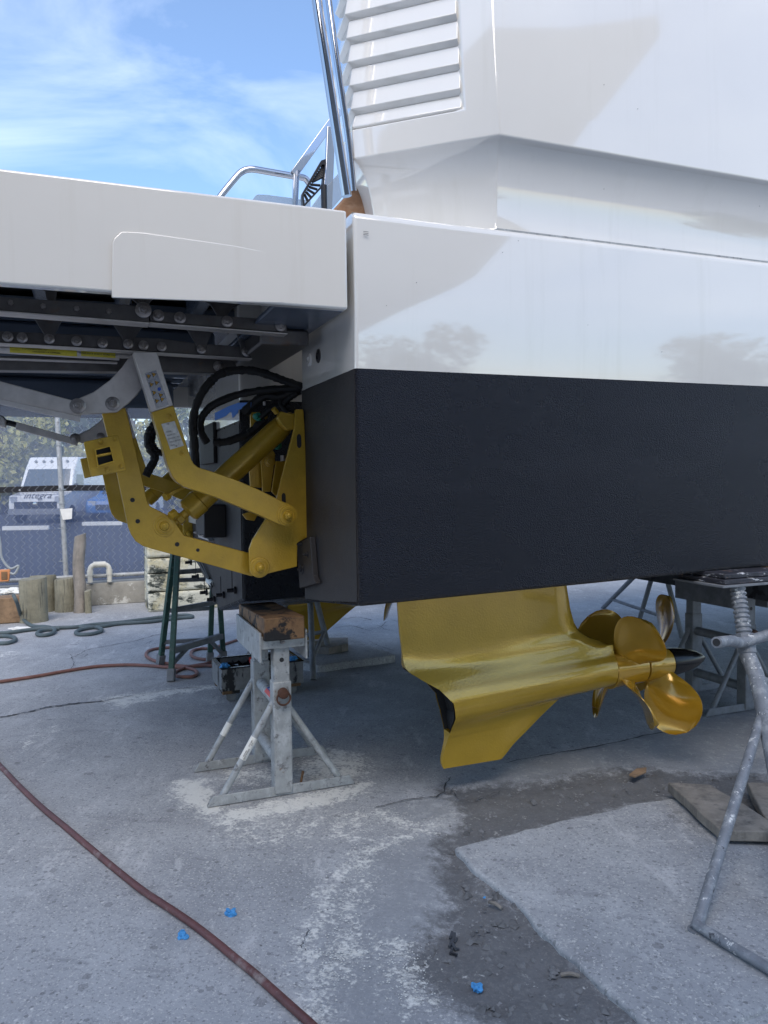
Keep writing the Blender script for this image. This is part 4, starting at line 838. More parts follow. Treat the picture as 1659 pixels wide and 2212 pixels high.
# ------------------------------------------------------------------ stands that carry the boat
FPOST = on_z((610, 1714), 0); FPOST.z = 0
su, sv, _ = HU(FPOST)
def keel_stand(label, top):
    t = thing('keel_stand', label, 'boat stand', FPOST)
    def h(u, v, z): return H(su + u, sv + v, z)
    def hb(mb, u0, u1, v0, v1, a, b): return mb.hbox(su + u0, su + u1, sv + v0, sv + v1, a, b)
    DV = .46
    for k, v in enumerate((0, DV)):
        # base rail: an angle lying on the ground, mitred ends
        pts = [h(-.36, v - .03, .003), h(.36, v - .03, .003), h(.33, v - .03, .05), h(-.33, v - .03, .05)]
        m_ = MB().prism(pts, V * .008); m_.prism([h(-.36, v - .02, .003), h(.36, v - .02, .003), h(.33, v + .07, .003), h(-.33, v + .07, .003)], W * .008); m_.build('base_rail', 'galv', t, bevel=.002)
        o = MB(); hb(o, -.045, .045, v - .038, v + .038, .011, .552); post = o.build('post', 'galv', t, bevel=.008, seg=3)
        o = MB(); hb(o, -.039, .039, v - .033, v + .033, .45, .722); ip = o.build('inner_post', 'galv', t, bevel=.007, seg=3)
        q = h(.0, v - .0335, .655); MB().cyl(q, q - V * .0012, .011, n=16).build('pin_hole', 'ink', ip)
        for s in (-1, 1):
            a = h(s * .034, v, .42 if s > 0 else .45); b = h(s * .30, v - .005, .012); mb = MB(); d = (b - a)
            mb.tube([a, a + d * .5, a + d * .92, b], .0165, 12, fine=1); mb.build('brace', 'galv', t)
        if k: continue
        cu = MB(); q = h(0, v - .039, .50); cu.lathe(q, -V, [(0, .022), (.006, .026), (.03, .024), (.036, .014)], 14); cu.build('pin', 'rust', post)
        rg = [q - V * .022 + (U * math.cos(x) + W * math.sin(x)) * .032 + W * -.022 for x in [2 * math.pi * i / 22 for i in range(23)]]
        MB().tube(rg, .0045, 8, fine=1).build('pin_ring', 'rust', post)
        wire = [h(-.04, v - .04, .49), h(-.02, v - .06, .45), h(.01, v - .045, .44), h(.035, v - .05, .47), h(.02, v - .05, .53)]
        MB().tube(wire, .0018, 6).build('tie_wire', 'bolt', post)
    for z in (.43, .14):
        r = .03; MB().cyl(h(0, .034, z), h(0, DV - .034, z), r, n=18).build('cross_tube', 'galv', t)
    for u in (-.105, .115):
        o = MB(); hb(o, u - .005, u + .005, -.06, DV + .06, .655, .795); o.build('side_plate', 'galv', t, bevel=.002)
    for v in (-.045, DV + .045):
        o = MB(); hb(o, -.0995, .1095, v - .006, v + .006, .715, .775); s_ = o.build('saddle_bar', 'galv', t, bevel=.002); bolt(None, None, .018, s_, m='bolt', q=h(0, v - .006, .745), washer=False)
    o = MB(); hb(o, -.0995, .1095, -.038, DV + .038, .722, .732); o.build('saddle_plate', 'galv', t)
    return t
stand1 = keel_stand('galvanised keel stand with rusty pin, ringed by spilled pale dust', True)
# printed sleeves on two braces and on the upper tube
def sleeve(a, b, r, m, par, name, mi=None):
    return MB().cyl(a, b, r, n=16).build(name, m, par)
def sh(u, v, z): return H(su + u, sv + v, z)
def brace_pt(s, v, t): a = sh(s * .034, v, .42 if s > 0 else .45); b = sh(s * .30, v - .005, .012); return a.lerp(b, t)
sl1 = sleeve(brace_pt(-1, 0, .36), brace_pt(-1, 0, .58), .0173, 'paper', stand1, 'brace_label'); sl2 = sleeve(brace_pt(-1, .46, .5), brace_pt(-1, .46, .64), .0173, 'paper', stand1, 'brace_label')
bd = (brace_pt(-1, 0, .2) - brace_pt(-1, 0, .7)).normalized(); bn = (CAM - brace_pt(-1, 0, .47)); bn = (bn - bd * bn.dot(bd)).normalized(); bu = bn.cross(bd)
for k, (tt, tx) in enumerate(((.40, 'LOT'), (.50, 'BOAT STANDS'))):
    for j, s in enumerate((-.006, .002)): text(tx if j == 0 else '0123 456', 'label_text', .008, brace_pt(-1, 0, tt + .02) + bn * .0178 + bu * s, bd, bu, 'ink', sl1)
tubeA, tubeB = sh(0, .036, .43), sh(0, .424, .43); td = (tubeB - tubeA).normalized(); tn = (CAM - tubeA); tn = (tn - td * tn.dot(td)).normalized(); tu = tn.cross(-td); tu = tu if tu.z > 0 else -tu
for m_, a0, a1 in (('label_blue', .15, .85), ('label_red', -.55, .12)):
    rs = [[p + (tn * math.cos(a) + tu * math.sin(a)) * .0308 for a in [a0 + (a1 - a0) * i / 6 for i in range(7)]] for p in (tubeA.lerp(tubeB, .02), tubeA.lerp(tubeB, .5))]
    lb = MB().rings(rs, caps=False, closed=False).build('tube_label', m_, stand1)
text('BROWNELL', 'label_text', .026, tubeA.lerp(tubeB, .26) + (tn * math.cos(.48) + tu * math.sin(.48)) * .0316, -td, (tu * math.cos(.48) - tn * math.sin(.48)), 'paper', stand1)
blk = MB().box(sh(.005, .23, .800), U * .096, V * .315 - W * .012, W * .054).build('timber_block', 'wood_block', bevel=.006)
tag(blk, 'squared timber block, tar smeared on top, wedged between keel stand and hull', 'timber block')
# second keel stand further forward under the boat, carrying a heavy dark timber
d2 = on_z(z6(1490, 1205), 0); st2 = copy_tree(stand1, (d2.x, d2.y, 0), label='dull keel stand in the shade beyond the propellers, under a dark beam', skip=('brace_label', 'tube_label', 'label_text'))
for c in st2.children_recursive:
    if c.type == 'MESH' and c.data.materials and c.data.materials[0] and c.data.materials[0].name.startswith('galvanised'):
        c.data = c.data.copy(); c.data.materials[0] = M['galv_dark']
u2, v2, _ = HU(d2)
tb_ = MB().hbox(u2 - .09, u2 + .09, v2 - .75, v2 + .95, .735, .93).build('timber_beam', 'wood_dark', bevel=.006); tag(tb_, 'long dark timber beam lying across the rear keel stand', 'timber beam')
tb2 = MB().hbox(u2 - .06, u2 + .12, v2 - .2, v2 + .8, .932, .985).build('timber_plank', 'wood_brown', bevel=.004); tag(tb2, 'thin brown plank packed between the dark beam and the hull', 'plank')

def tripod(label, apex, feet, m='galv', r=.02, group=None, head=True):
    g = Vector((apex.x, apex.y, 0)); t = thing('tripod_stand', label, 'boat stand', g)
    for f in feet: MB().cyl(apex + (f - apex) * .02, f, r, n=12).build('leg', m, t)
    c = sum(feet, Vector()) / 3
    for i in range(3):
        a, b = feet[i].lerp(apex, .18), feet[(i + 1) % 3].lerp(apex, .18); MB().cyl(a, b, r * .7, n=8).build('stretcher', m, t)
    if head:
        MB().cyl(apex - W * .12, apex + W * .04, r * 1.5, n=14).build('hub', m, t); MB().cyl(apex + W * .04, apex + W * .16, r, n=12).build('threaded_rod', m, t)
        MB().box(apex + W * .175, U * .1, V * .1, W * .015).build('pad', 'wood_dark', t, bevel=.004)
    return t
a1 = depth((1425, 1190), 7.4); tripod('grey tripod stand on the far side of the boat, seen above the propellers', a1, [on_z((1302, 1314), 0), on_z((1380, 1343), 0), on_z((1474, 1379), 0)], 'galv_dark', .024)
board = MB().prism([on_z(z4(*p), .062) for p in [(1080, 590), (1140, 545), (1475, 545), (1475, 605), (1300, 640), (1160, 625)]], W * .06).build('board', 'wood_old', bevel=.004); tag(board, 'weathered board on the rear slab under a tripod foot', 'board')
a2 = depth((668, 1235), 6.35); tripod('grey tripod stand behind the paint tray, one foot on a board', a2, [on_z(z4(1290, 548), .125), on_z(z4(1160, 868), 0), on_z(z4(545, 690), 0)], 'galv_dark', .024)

# near tripod stand at the right edge, propping the chine
ap = depth((1652, 1500), 3.22); hubp = depth((1612, 1398), 3.36); topp = depth((1592, 1262), 3.46)
js = thing('screw_jack_stand', 'paint spattered screw jack stand propping the hull chine at right', 'boat stand', Vector((ap.x, ap.y, 0)))
axis = (topp - hubp).normalized()
foot = on_z((1503, 2010), ST); m1, m2 = depth((1636, 1468), 3.26), depth((1664, 1596), 3.04); f2, f3 = on_z((1745, 2020), ST), on_z((1850, 1560), 0); feet = [foot, f2, f3]
MB().tube([hubp + axis * .03, hubp - axis * .03, m1, m2, f2], .034, 18, fine=6).build('leg', 'galv_paint', js)
b1_ = depth((1650, 1530), 3.16)
MB().tube([m1.lerp(b1_, .3), b1_, b1_.lerp(foot, .12) , b1_.lerp(foot, .5), foot], .0195, 16, fine=6).build('leg', 'galv_paint', js)
MB().tube([m1, m1.lerp(f3, .1), f3], .0255, 16, fine=4).build('leg', 'galv_paint', js)
for f in feet: MB().cyl(f, f + W * .006, .026, n=16).build('foot_plate', 'galv_paint', js)
MB().lathe(hubp - axis * .03, axis, [(0, .0345), (.005, .039), (.05, .039), (.055, .036), (.06, .032)], 20).build('hub', 'galv_paint', js)
th_ = MB(); prof = []; L_ = (topp - hubp).length; x = 0
while x < L_: prof += [(x, .027), (x + .006, .034), (x + .012, .034), (x + .018, .027)]; x += .021
th_.lathe(hubp, axis, prof, 18).build('threaded_rod', 'galv_paint', js, ang=20)
hn = hubp + axis * .035; h0, h1 = depth(z6(1262, 690), 3.18), depth((1720, 1352), 3.35)
MB().tube([h0, h0.lerp(hn, .5) , hn - axis * .01 + (CAM - hn).normalized() * .045, h1], .024, 14, fine=5).build('turning_handle', 'galv_paint', js)
bore = (h0 - hn).normalized(); MB().cyl(h0 + bore * .0005, h0 + bore * .002, .016, n=16).build('handle_bore', 'ink', js)
MB().lathe(hn - axis * .02, axis, [(0, .036), (.004, .044), (.04, .044), (.045, .036)], 8).build('nut', 'galv_paint', js)
bar = on_z((1680, 2118), ST); MB().cyl(foot + W * .02, bar.lerp(foot, -.35) + W * .02, .017, n=12).build('base_bar', 'galv_paint', js)
pc = topp + W * .02
MB().hbox(HU(pc)[0] - .13, HU(pc)[0] + .30, -.14, .17, topp.z - .005, topp.z + .006).build('pad_plate', 'galv_dark', js, bevel=.002)
ppd = MB()
for k, (g, h_) in enumerate(((0, .022), (.012, .018))):
    z0 = topp.z + .007 + k * .024; ppd.hbox(HU(pc)[0] - .11 + g, HU(pc)[0] + .29 - g, -.13 + g, .16, z0, z0 + .0225)
ppd.build('wood_pad', 'pad', js, bevel=.004)

# ------------------------------------------------------------------ loose things in the yard
def plank(pts, z, t, label, m='wood_old'):
    tp_ = [on_z(p, z) for p in pts]; o = MB().prism(rough_poly([p - W * t for p in tp_], .06, .005), W * t).build('plank', m, bevel=.005, ang=50); return tag(o, label, 'plank', 'weathered planks by the slab')
plank([zD(*p) for p in [(250, 1076), (450, 1086), (560, 1150), (735, 1262), (735, 1308), (560, 1304), (497, 1298)]], .075, .045, 'split grey plank on the slab edge, behind the jack stand leg')
plank([zD(*p) for p in [(622, 1076), (900, 1078), (900, 1420), (760, 1330), (715, 1252)]], .065, .045, 'shorter grey plank at the frame edge beside the split one')
sl_ = MB().prism([on_z(z4(*p), .005) for p in [(1040, 1840), (1120, 1820), (1125, 1832), (1045, 1852)]], W * .008); sl_.prism([on_z(z4(1035, 1840), .01), on_z(z4(1050, 1836), .01), on_v(z4(1080, 1690), sv - .02), on_v(z4(1060, 1685), sv - .02)], V * .006)
tag(sl_.build('wood_offcut', 'wood_block'), 'thin pale wood shim tucked behind the keel stand post', 'wood shim')
lf = MB().prism([on_z(zE(*p), .02) for p in [(1190, 132), (1215, 112), (1250, 108), (1248, 122), (1210, 138)]], W * .012).build('wood_chunk', 'wood_brown', bevel=.003); tag(lf, 'small splintered brown wood chunk lying on the dirt strip', 'wood chunk')
for p, r, lab in ((zF(1130, 872), .020, 'crumpled blue tape wad right of the red hose, nearest the keel stand'), (zF(897, 982), .021, 'crumpled blue tape wad left of the other one, close to the red hose'), (zE(678, 846), .021, 'crumpled blue tape wad lying on the dark dirt'), (zE(702, 541), .006, 'tiny blue tape scrap at the slab edge')):
    c = on_z(p, .0); bm = bmesh.new(); bmesh.ops.create_icosphere(bm, subdivisions=3, radius=r)
    for v_ in bm.verts: n_ = noise.noise(v_.co * 70 + Vector(p).to_3d()); v_.co *= .75 + n_ * .75; v_.co.z *= .7
    lo = min(v_.co.z for v_ in bm.verts)
    me = bpy.data.meshes.new('tape_wad'); bm.to_mesh(me); bm.free(); me.materials.append(M['wad']); o = bpy.data.objects.new('tape_wad', me); o.location = (c.x, c.y, -lo - .003 - (.012 if 'dirt' in lab else 0)); COL.objects.link(o); tag(o, lab, 'tape wad', 'blue tape wads on the ground')
bk = MB()
for k in range(9):
    a = on_z(zE(598 + (k % 3) * 8 - 8, 668 + k * 9), -.005); d = Vector((random.gauss(0, .02), random.gauss(0, .03), .004)); d = d * .45; bk.box(a, d, Vector((-d.y, d.x, 0)) * .22, W * .003)
tag(bk.build('bark_scrap', 'wood_dark', smooth=False), 'shredded black bark scrap on the dark dirt', 'bark')
for l in ([(718, 556), (760, 578)], [(960, 802), (1022, 806)]):
    a, b = on_z(zE(*l[0]), .0), on_z(zE(*l[1]), .0); tag(MB().tube([a, a.lerp(b, .5) + W * .006, b], .006, 7).build('twig', 'wood_old'), 'short grey twig ' + ('near the tiny blue scrap' if l[0][0] < 800 else 'on the lower dirt strip by the slab'), 'twig')

def hose(pts, r, m, label, name='hose', n=10, fine=8, z=None):
    return tag(MB().tube([on_z(p, r if z is None else z) for p in pts], r, n, fine=fine).build(name, m), label, 'hose')
hose([zF(*p) for p in [(-1500, -420), (-900, -300), (-400, -120), (-160, 0), (-60, 80), (0, 140), (90, 235), (200, 340), (320, 440), (450, 550), (570, 650), (700, 752), (830, 838), (950, 920), (1060, 1005), (1150, 1080), (1250, 1160), (1330, 1232), (1430, 1322), (1530, 1412), (1640, 1520), (1850, 1760), (2000, 2050)]], .0125, 'hose_red', 'worn dark red hose running across the concrete in front', n=14)
hose([zC(*p) for p in [(-1400, 760), (-700, 790), (-300, 735), (-80, 705), (0, 695), (200, 665), (350, 638), (500, 615), (600, 607), (700, 604), (800, 608), (900, 616), (980, 618), (1040, 628), (1065, 648), (1040, 667), (980, 668), (935, 658), (960, 635), (1030, 612), (1110, 598), (1160, 580), (1190, 552)]], .013, 'hose_orange', 'salmon coloured hose snaking under the green trestle')
hose([zC(*p) for p in [(1180, 610), (1100, 608), (1000, 612), (900, 596), (830, 580), (790, 555), (800, 530), (850, 516), (920, 510), (1010, 505)]], .013, 'hose_orange', 'coiled salmon hose loop lying behind the green trestle legs')
hose([zC(*p) for p in [(1160, 575), (1080, 572), (1035, 555), (1040, 528), (1090, 516), (1150, 512), (1280, 470)]], .013, 'hose_orange', 'salmon hose bend between the trestle and the paint tray')
hose([zC(*p) for p in [(-1200, 520), (-600, 470), (-300, 480), (-60, 440), (60, 428), (180, 412), (300, 404), (400, 400), (520, 385), (650, 374), (780, 358), (880, 345), (1000, 335), (1040, 345), (960, 352), (800, 372), (650, 382), (560, 395), (450, 410), (410, 428), (430, 440), (500, 436), (550, 418), (520, 402), (430, 400)]], .019, 'hose_grey', 'slate grey hose with a loop, stretched across the yard before the stumps')
hose([zC(*p) for p in [(-900, 540), (-400, 515), (-40, 490), (40, 486), (82, 470), (70, 454), (20, 448), (-30, 452)]], .019, 'hose_grey', 'slate grey hose end curling in from the left edge')
ghp = [depth(zC(72, 226), 8.0), depth(zC(92, 270), 8.0), on_z(zC(118, 345), .06), on_z(zC(170, 392), .02), on_z(zC(250, 398), .02), on_z(zC(292, 412), .02), on_z(zC(285, 432), .02), on_z(zC(240, 444), .02), on_z(zC(200, 438), .02), on_z(zC(225, 418), .02), on_z(zC(320, 408), .02)]
tag(MB().tube(ghp, .019, 10).build('hose', 'hose_grey'), 'slate grey hose dropping off the brown beam beside the nearest stump', 'hose')

# green trestle
foots = [on_z((369, 1472), 0), on_z((346, 1436), 0), on_z((453, 1431), 0), on_z((483, 1428), 0)]
tA, tB = depth((385, 1180), 6.05), depth((462, 1180), 6.35)
tr = thing('trestle_ladder', 'green metal trestle ladder with grey rungs under the lift arms', 'trestle', (foots[0] + foots[3]) / 2)
def bar_(a, b, w_, m, name, par, mb=None):
    d = (b - a).normalized(); n = d.cross(W).normalized(); return MB().box((a + b) / 2, (b - a) / 2, n * w_, d.cross(n) * w_).build(name, m, par, bevel=.004)
for f, t_ in ((foots[0], tA), (foots[1], tA + U * -.03), (foots[2], tB), (foots[3], tB + U * .02)):
    lg_ = bar_(f, t_, .02, 'green', 'leg', tr); bar_(f, f.lerp(t_, .09), .028, 'galv_dark', 'shoe', lg_)
for k, z_ in enumerate((.22, .52, .80)):
    f0, f1 = foots[0].lerp(tA, z_ / 1.0), foots[3].lerp(tB, z_ / 1.0); bar_(f0, f1, .018 if k else .024, 'galv_dark', 'rung', tr)
    f0, f1 = foots[1].lerp(tA, z_ * .9), foots[2].lerp(tB, z_ * .9); bar_(f0, f1, .016, 'galv_dark', 'rung', tr)
bar_(foots[0].lerp(tA, .12), foots[3].lerp(tB, .24).lerp(foots[0].lerp(tA, .24), .6), .014, 'galv_dark', 'knee_brace', tr); bar_(foots[3].lerp(tB, .06), foots[3].lerp(tB, .24).lerp(foots[0].lerp(tA, .24), .3), .014, 'galv_dark', 'knee_brace', tr)
MB().box((tA + tB) / 2 + W * .02, (tB - tA) * .5, Vector((-.25, .45, 0)).normalized() * .12, W * .014).build('top_board', 'galv_dark', tr, bevel=.004)

# paint tray on castors
b0 = on_z((480, 1522), 0); b1 = on_z((656, 1500), 0); bx_ = (b1 - b0).normalized(); by_ = Vector((-bx_.y, bx_.x, 0)); LX = (b1 - b0).length; LY = .36
tray = thing('paint_tray', 'paint splashed grey tray on castors behind the keel stand', 'tray', (b0 + b1) / 2)
def tq(a, b, z): return b0 + bx_ * a + by_ * b + W * z
def tbox(mb, a0, a1, c0_, c1_, z0, z1_): return mb.box(tq((a0 + a1) / 2, (c0_ + c1_) / 2, (z0 + z1_) / 2), bx_ * ((a1 - a0) / 2), by_ * ((c1_ - c0_) / 2), W * ((z1_ - z0) / 2))
for (a0, a1, c0_, c1_) in ((0, LX, 0, .018), (0, LX, LY - .018, LY), (0, .018, .0185, LY - .0185), (LX - .018, LX, .0185, LY - .0185)):
    o = MB(); tbox(o, a0, a1, c0_, c1_, .085, .235); o.build('side_board', 'tray', tray, bevel=.003)
o = MB(); tbox(o, .0185, LX - .0185, .0185, LY - .0185, .09, .105); o.build('bottom_board', 'tray', tray)
rm = MB()
for (a0, a1, c0_, c1_) in ((-.004, LX + .004, -.004, .024), (-.004, LX + .004, LY - .024, LY + .004), (-.004, .024, .0245, LY - .0245), (LX - .024, LX + .004, .0245, LY - .0245)): tbox(rm, a0, a1, c0_, c1_, .2352, .243)
rm.build('rim', 'gloss_black', tray, bevel=.003)
for a, c_ in ((.07, .06), (LX - .07, .06), (.07, LY - .06), (LX - .07, LY - .06)):
    o = MB(); tbox(o, a - .06, a + .06, c_ - .03, c_ + .03, .055, .0845); o.build('castor_block', 'wood_block', tray, bevel=.003)
    q = tq(a, c_, .036); wh = MB().lathe(q - bx_.cross(W) * .013, bx_.cross(W), [(0, .012), (0, .034), (.004, .036), (.022, .036), (.026, .034), (.026, .012)], 20).build('castor', 'galv_dark', tray)
pm = MB(); grid = 16
pts = [[tq(.02 + (LX - .04) * i / grid, .02 + (LY - .04) * j / grid, .19 + .05 * noise.noise(Vector((i * .7, j * .7, 2))) + .03 * noise.noise(Vector((i * 1.7, j * 1.7, 5)))) for j in range(grid + 1)] for i in range(grid + 1)]
pm.rings(pts, caps=False, closed=False); mound = pm.build('rag_heap', 'gloss_black'); tag(mound, 'black paint soaked rags heaped in the castor tray', 'rags')
for a, c_, m_, lab in ((.22, .10, 'red', 'red and black paint roller lying on the rags in the tray'),):
    q0, q1 = tq(a, c_, .255), tq(a + .16, c_ + .03, .262); ro = thing('paint_roller', lab, 'paint roller', q0); MB().cyl(q0, q0.lerp(q1, .22), .024, n=16).build('end_cap', 'red', ro); MB().cyl(q0.lerp(q1, .23), q1, .026, n=16).build('roller_sleeve', 'gloss_black', ro)
for a, c_, lab in ((.03, .05, 'blue rag over the left corner of the castor tray'), (LX - .06, .06, 'blue rag over the right corner of the castor tray')):
    bm = bmesh.new(); bmesh.ops.create_icosphere(bm, subdivisions=3, radius=.045)
    for v_ in bm.verts: v_.co *= .7 + noise.noise(v_.co * 40 + Vector((a * 50, 0, 0))) * .6; v_.co.z *= .5
    me = bpy.data.meshes.new('rag'); bm.to_mesh(me); bm.free(); me.materials.append(M['wad']); o = bpy.data.objects.new('rag', me); o.location = tq(a, c_, .25); COL.objects.link(o); tag(o, lab, 'rag')

# ------------------------------------------------------------------ fence line
s_of = lambda p: (fence_hit(p) - FB).dot(FD)
fs0, fs1 = -4.0, 9.0; FH = 2.6
fence = thing('chain_link_fence', 'grey chain link fence along the yard with blue privacy mesh', 'fence', fence_pt(1.2))
sp0 = s_of((133, 1080)); pr = .030
for k in range(-2, 4):
    s = sp0 + k * 2.6
    po = MB().cyl(fence_pt(s + (0.03 if k == 0 else 0), -.04, .25), fence_pt(s - (.03 if k == 0 else 0), -.04, FH + .1), pr, n=16).build('post', 'galv', fence)
    for z in (.55, .95, 1.25, 1.42, 1.95):
        MB().tube([fence_pt(s + .05 * math.cos(a), -.04 + .036 * math.sin(a), z + .01 * math.sin(a * .5)) for a in [i * 2 * math.pi / 14 for i in range(15)]], .003, 6, fine=1).build('tie_wire', 'cable', po)
for z in (.36, FH):
    MB().tube([fence_pt(fs0 + (fs1 - fs0) * i / 8, -.075 if z < 1 else 0, z) for i in range(9)], .026, 12, fine=1).build('rail', 'galv', fence)
tg = MB().prism([fence_pt(sp0 + .01, -.075, 1.06), fence_pt(sp0 + .11, -.075, 1.07), fence_pt(sp0 + .12, -.075, 1.20), fence_pt(sp0 - .02, -.075, 1.19)], FN * .002).build('tag', 'paper', fence)
wv = []; wf = []
pit, rise = .085, .0425
nst = int((FH - .32) / rise)
cl = MB(); k = 0
s = fs0
while s < fs1:
    pts = [fence_pt(s + (pit / 2 if i % 2 else 0), .002 * (1 if i % 2 else -1), .32 + i * rise) for i in range(nst)]
    rs = []
    for p in pts: rs.append([p + FD * .0019, p - FN * .0019, p - FD * .0019, p + FN * .0019])
    cl.rings(rs, caps=False); s += pit / 1.0
    pts = None
clo = cl.build('chain_link', 'galv', fence, norm=False, smooth=False); clo['kind'] = 'stuff'
def cloth(z0, z1_, off, m, name, n=60, rows=8):
    g = [[fence_pt(fs0 + (fs1 - fs0) * i / n, off + .03 * fbm(i * .45, j * .6), z0 + (z1_ - z0) * j / rows + (.02 * fbm(i * .3, 9) if j in (0, rows) else 0)) for i in range(n + 1)] for j in range(rows + 1)]
    return MB().rings(g, caps=False, closed=False).build(name, m, fence, norm=False)
zband = fence_hit((100, 1056)).z
cloth(.30, zband, .07, 'screen_low', 'privacy_mesh'); cloth(zband + .03, FH, .09, 'screen_high', 'privacy_mesh')
gb = [[fence_pt(fs0 + (fs1 - fs0) * i / 40, .05, zband + .012 * fbm(i * .4, 4) + dz) for i in range(41)] for dz in (-.035, .035)]
MB().rings(gb, caps=False, closed=False).build('hem_band', 'plastic', fence, norm=False)
for i in range(26):
    q = fence_pt(fs0 + .25 + i * .5, .047, zband - .012); MB().lathe(q, -FN, [(0, .012), (.003, .012), (.003, .006)], 10).build('grommet', 'galv', fence)
# low cement wall under the fence
wl = MB(); prof = [(-.10, .0), (-.10, .24), (-.085, .27), (.12, .28), (.13, .0)]
ringz = [[fence_pt(fs0 + (fs1 - fs0) * i / 40, o + .006 * fbm(i * .8, o * 20), z + (.006 * fbm(i * .9, 7) if z else 0)) for o, z in prof] for i in range(41)]
tag(wl.rings(ringz).build('cement_wall', 'curb', bevel=.01), 'low weathered cement wall under the chain link fence', 'low wall')
# pvc pipe loop
pv = thing('pvc_pipe_loop', 'cream plastic pipe loop standing on the cement wall', 'pipe', fence_hit((216, 1252)))
def fh(p, off=-.12): return fence_hit(p, off)
a, b = fh(z3(765, 1420)), fh(z3(928, 1415)); zt_ = fh(z3(840, 1268)).z
pvp = [a, Vector((a.x, a.y, zt_ - .07)), Vector((a.x, a.y, zt_ - .02)) + FD * .02, Vector((a.x, a.y, zt_)) + FD * .07, Vector((b.x, b.y, zt_)) - FD * .07, Vector((b.x, b.y, zt_ - .02)) - FD * .02, Vector((b.x, b.y, zt_ - .07)), b]
MB().tube(pvp, .030, 14, fine=5).build('pipe', 'pvc', pv)
mid = (Vector((a.x, a.y, zt_)) + Vector((b.x, b.y, zt_))) / 2
for p0, p1 in ((mid - FD * .07, mid + FD * .07), (Vector((a.x, a.y, zt_ - .07)), Vector((a.x, a.y, zt_ - .13))), (Vector((b.x, b.y, zt_ - .07)), Vector((b.x, b.y, zt_ - .13)))): MB().cyl(p0, p1, .037, n=16).build('coupling', 'pvc', pv)
# stumps and leaning post
def stump(p, r, h, label, base=None, lean=(0, 0), name='piling_stump', cat='stump', group='cut pilings by the fence'):
    c = on_z(p, 0); c = c + Vector((c.x, c.y, 0)).normalized() * r * .7; n = 40; mb = MB(); rs = []
    ph = random.random() * 9
    for z, k in ((0, 1.03), (.03, 1.0), (h * .5, .99), (h - .012, .985), (h, .95)):
        rs.append([c + Vector((math.cos(t), math.sin(t), 0)) * r * k * (1 + .045 * noise.noise(Vector((math.cos(t) * 2.2 + ph, math.sin(t) * 2.2, z * .6))) + .018 * noise.noise(Vector((math.cos(t) * 12, math.sin(t) * 12 + ph, z * .8)))) + W * (z + (.012 * math.sin(t + ph) if z > .1 else 0)) + Vector((lean[0], lean[1], 0)) * z for t in [2 * math.pi * i / n for i in range(n)]])
    return tag(mb.rings(rs).build(name, 'wood_pile', ang=50), label, cat, group)
stump((74, 1345), .142, .47, 'cut piling stump standing nearest, next to the brown beam'); stump((95, 1322), .145, .42, 'cut piling stump half hidden behind the nearest stump'); stump((143, 1322), .122, .385, 'cut piling stump between the hidden one and the leaning post')
lp0 = on_z((172, 1324), 0); lp1 = depth((171, 1156), 9.0); mb = MB(); rs = []
for i in range(9):
    t = i / 8; c = lp0.lerp(lp1, t) + V * .04 + FD * .012 * math.sin(i); rs.append([c + (FD * math.cos(a) + FN * math.sin(a)) * (.070 - .006 * t) * (1 + .13 * noise.noise(Vector((math.cos(a) * 3, math.sin(a) * 3, t * 3)))) + W * (.02 * math.cos(a) if i == 8 else 0) for a in [2 * math.pi * j / 20 for j in range(20)]])
tag(mb.rings(rs).build('wooden_post', 'wood_old', ang=50), 'split weathered post leaning beside the cut pilings', 'post')
stump((191, 1325), .038, .26, 'thin short stake nailed beside the leaning post', name='stake', cat='stake', group=None)
# old float block
fb0 = on_z((340, 1322), 0); fbl = MB(); fw, fd_, fhh = .85, .55, .80
def fq(a, b, z): return fb0 + U * a + V * b + W * z
blockt = thing('float_block', 'flaking cream dock float block standing behind the trestle', 'float block', fq(.4, .25, 0))
for z0, z1_ in ((.0, .225), (.235, .44), (.45, .62), (.63, fhh)):
    rs = []
    for b, k in ((0, .02), (.02, 0), (fd_ - .02, 0), (fd_, .02)):
        rs.append([fq(-.10 + k, b, z0 + k), fq(fw - k, b, z0 + k), fq(fw - k, b, z1_ - k), fq(-.10 + k, b, z1_ - k)])
    MB().rings(rs).build('course', 'white_dirty', blockt, bevel=.015, seg=3)
# brown beam, white bag, rag, outlet box and its cable at the left edge
bbq = MB().box(on_z((-5, 1348), 0) + W * .14 + V * .1, U * .36, V * .12, W * .138).build('timber_beam', 'wood_brown', bevel=.01); tag(bbq, 'short brown timber beam on the ground left of the stumps', 'timber beam')
def crumple(name, p, Y, r, sq, m, lab, cat, seed):
    c = depth(p, Y); bm = bmesh.new(); bmesh.ops.create_icosphere(bm, subdivisions=4, radius=r)
    for v_ in bm.verts: v_.co *= .75 + noise.fractal(v_.co * (1.6 / r * .6) + Vector((seed, 0, 0)), 1, 2, 3) * .5; v_.co.x *= sq[0]; v_.co.y *= sq[1]; v_.co.z *= sq[2]
    me = bpy.data.meshes.new(name); bm.to_mesh(me); bm.free(); me.materials.append(M[m]); o = bpy.data.objects.new(name, me); o.location = c; COL.objects.link(o); return tag(o, lab, cat)
bb_top = .278
q = on_z((22, 1283), bb_top); crumple('plastic_bag', (24, 1277), q.y + .12, .11, (1.5, .8, .45), 'white', 'crumpled white plastic bag on top of the brown beam', 'bag', 3)
q = on_z((44, 1358), .02); crumple('paper_rag', (44, 1357), q.y, .085, (1.5, .6, .25), 'paper', 'white paper rag lying by the grey hose', 'rag', 8)
ob = fence_hit((10, 1243), -.25); obx = thing('outlet_box', 'orange outlet box hanging on a grey cable by the fence', 'outlet box', ob)
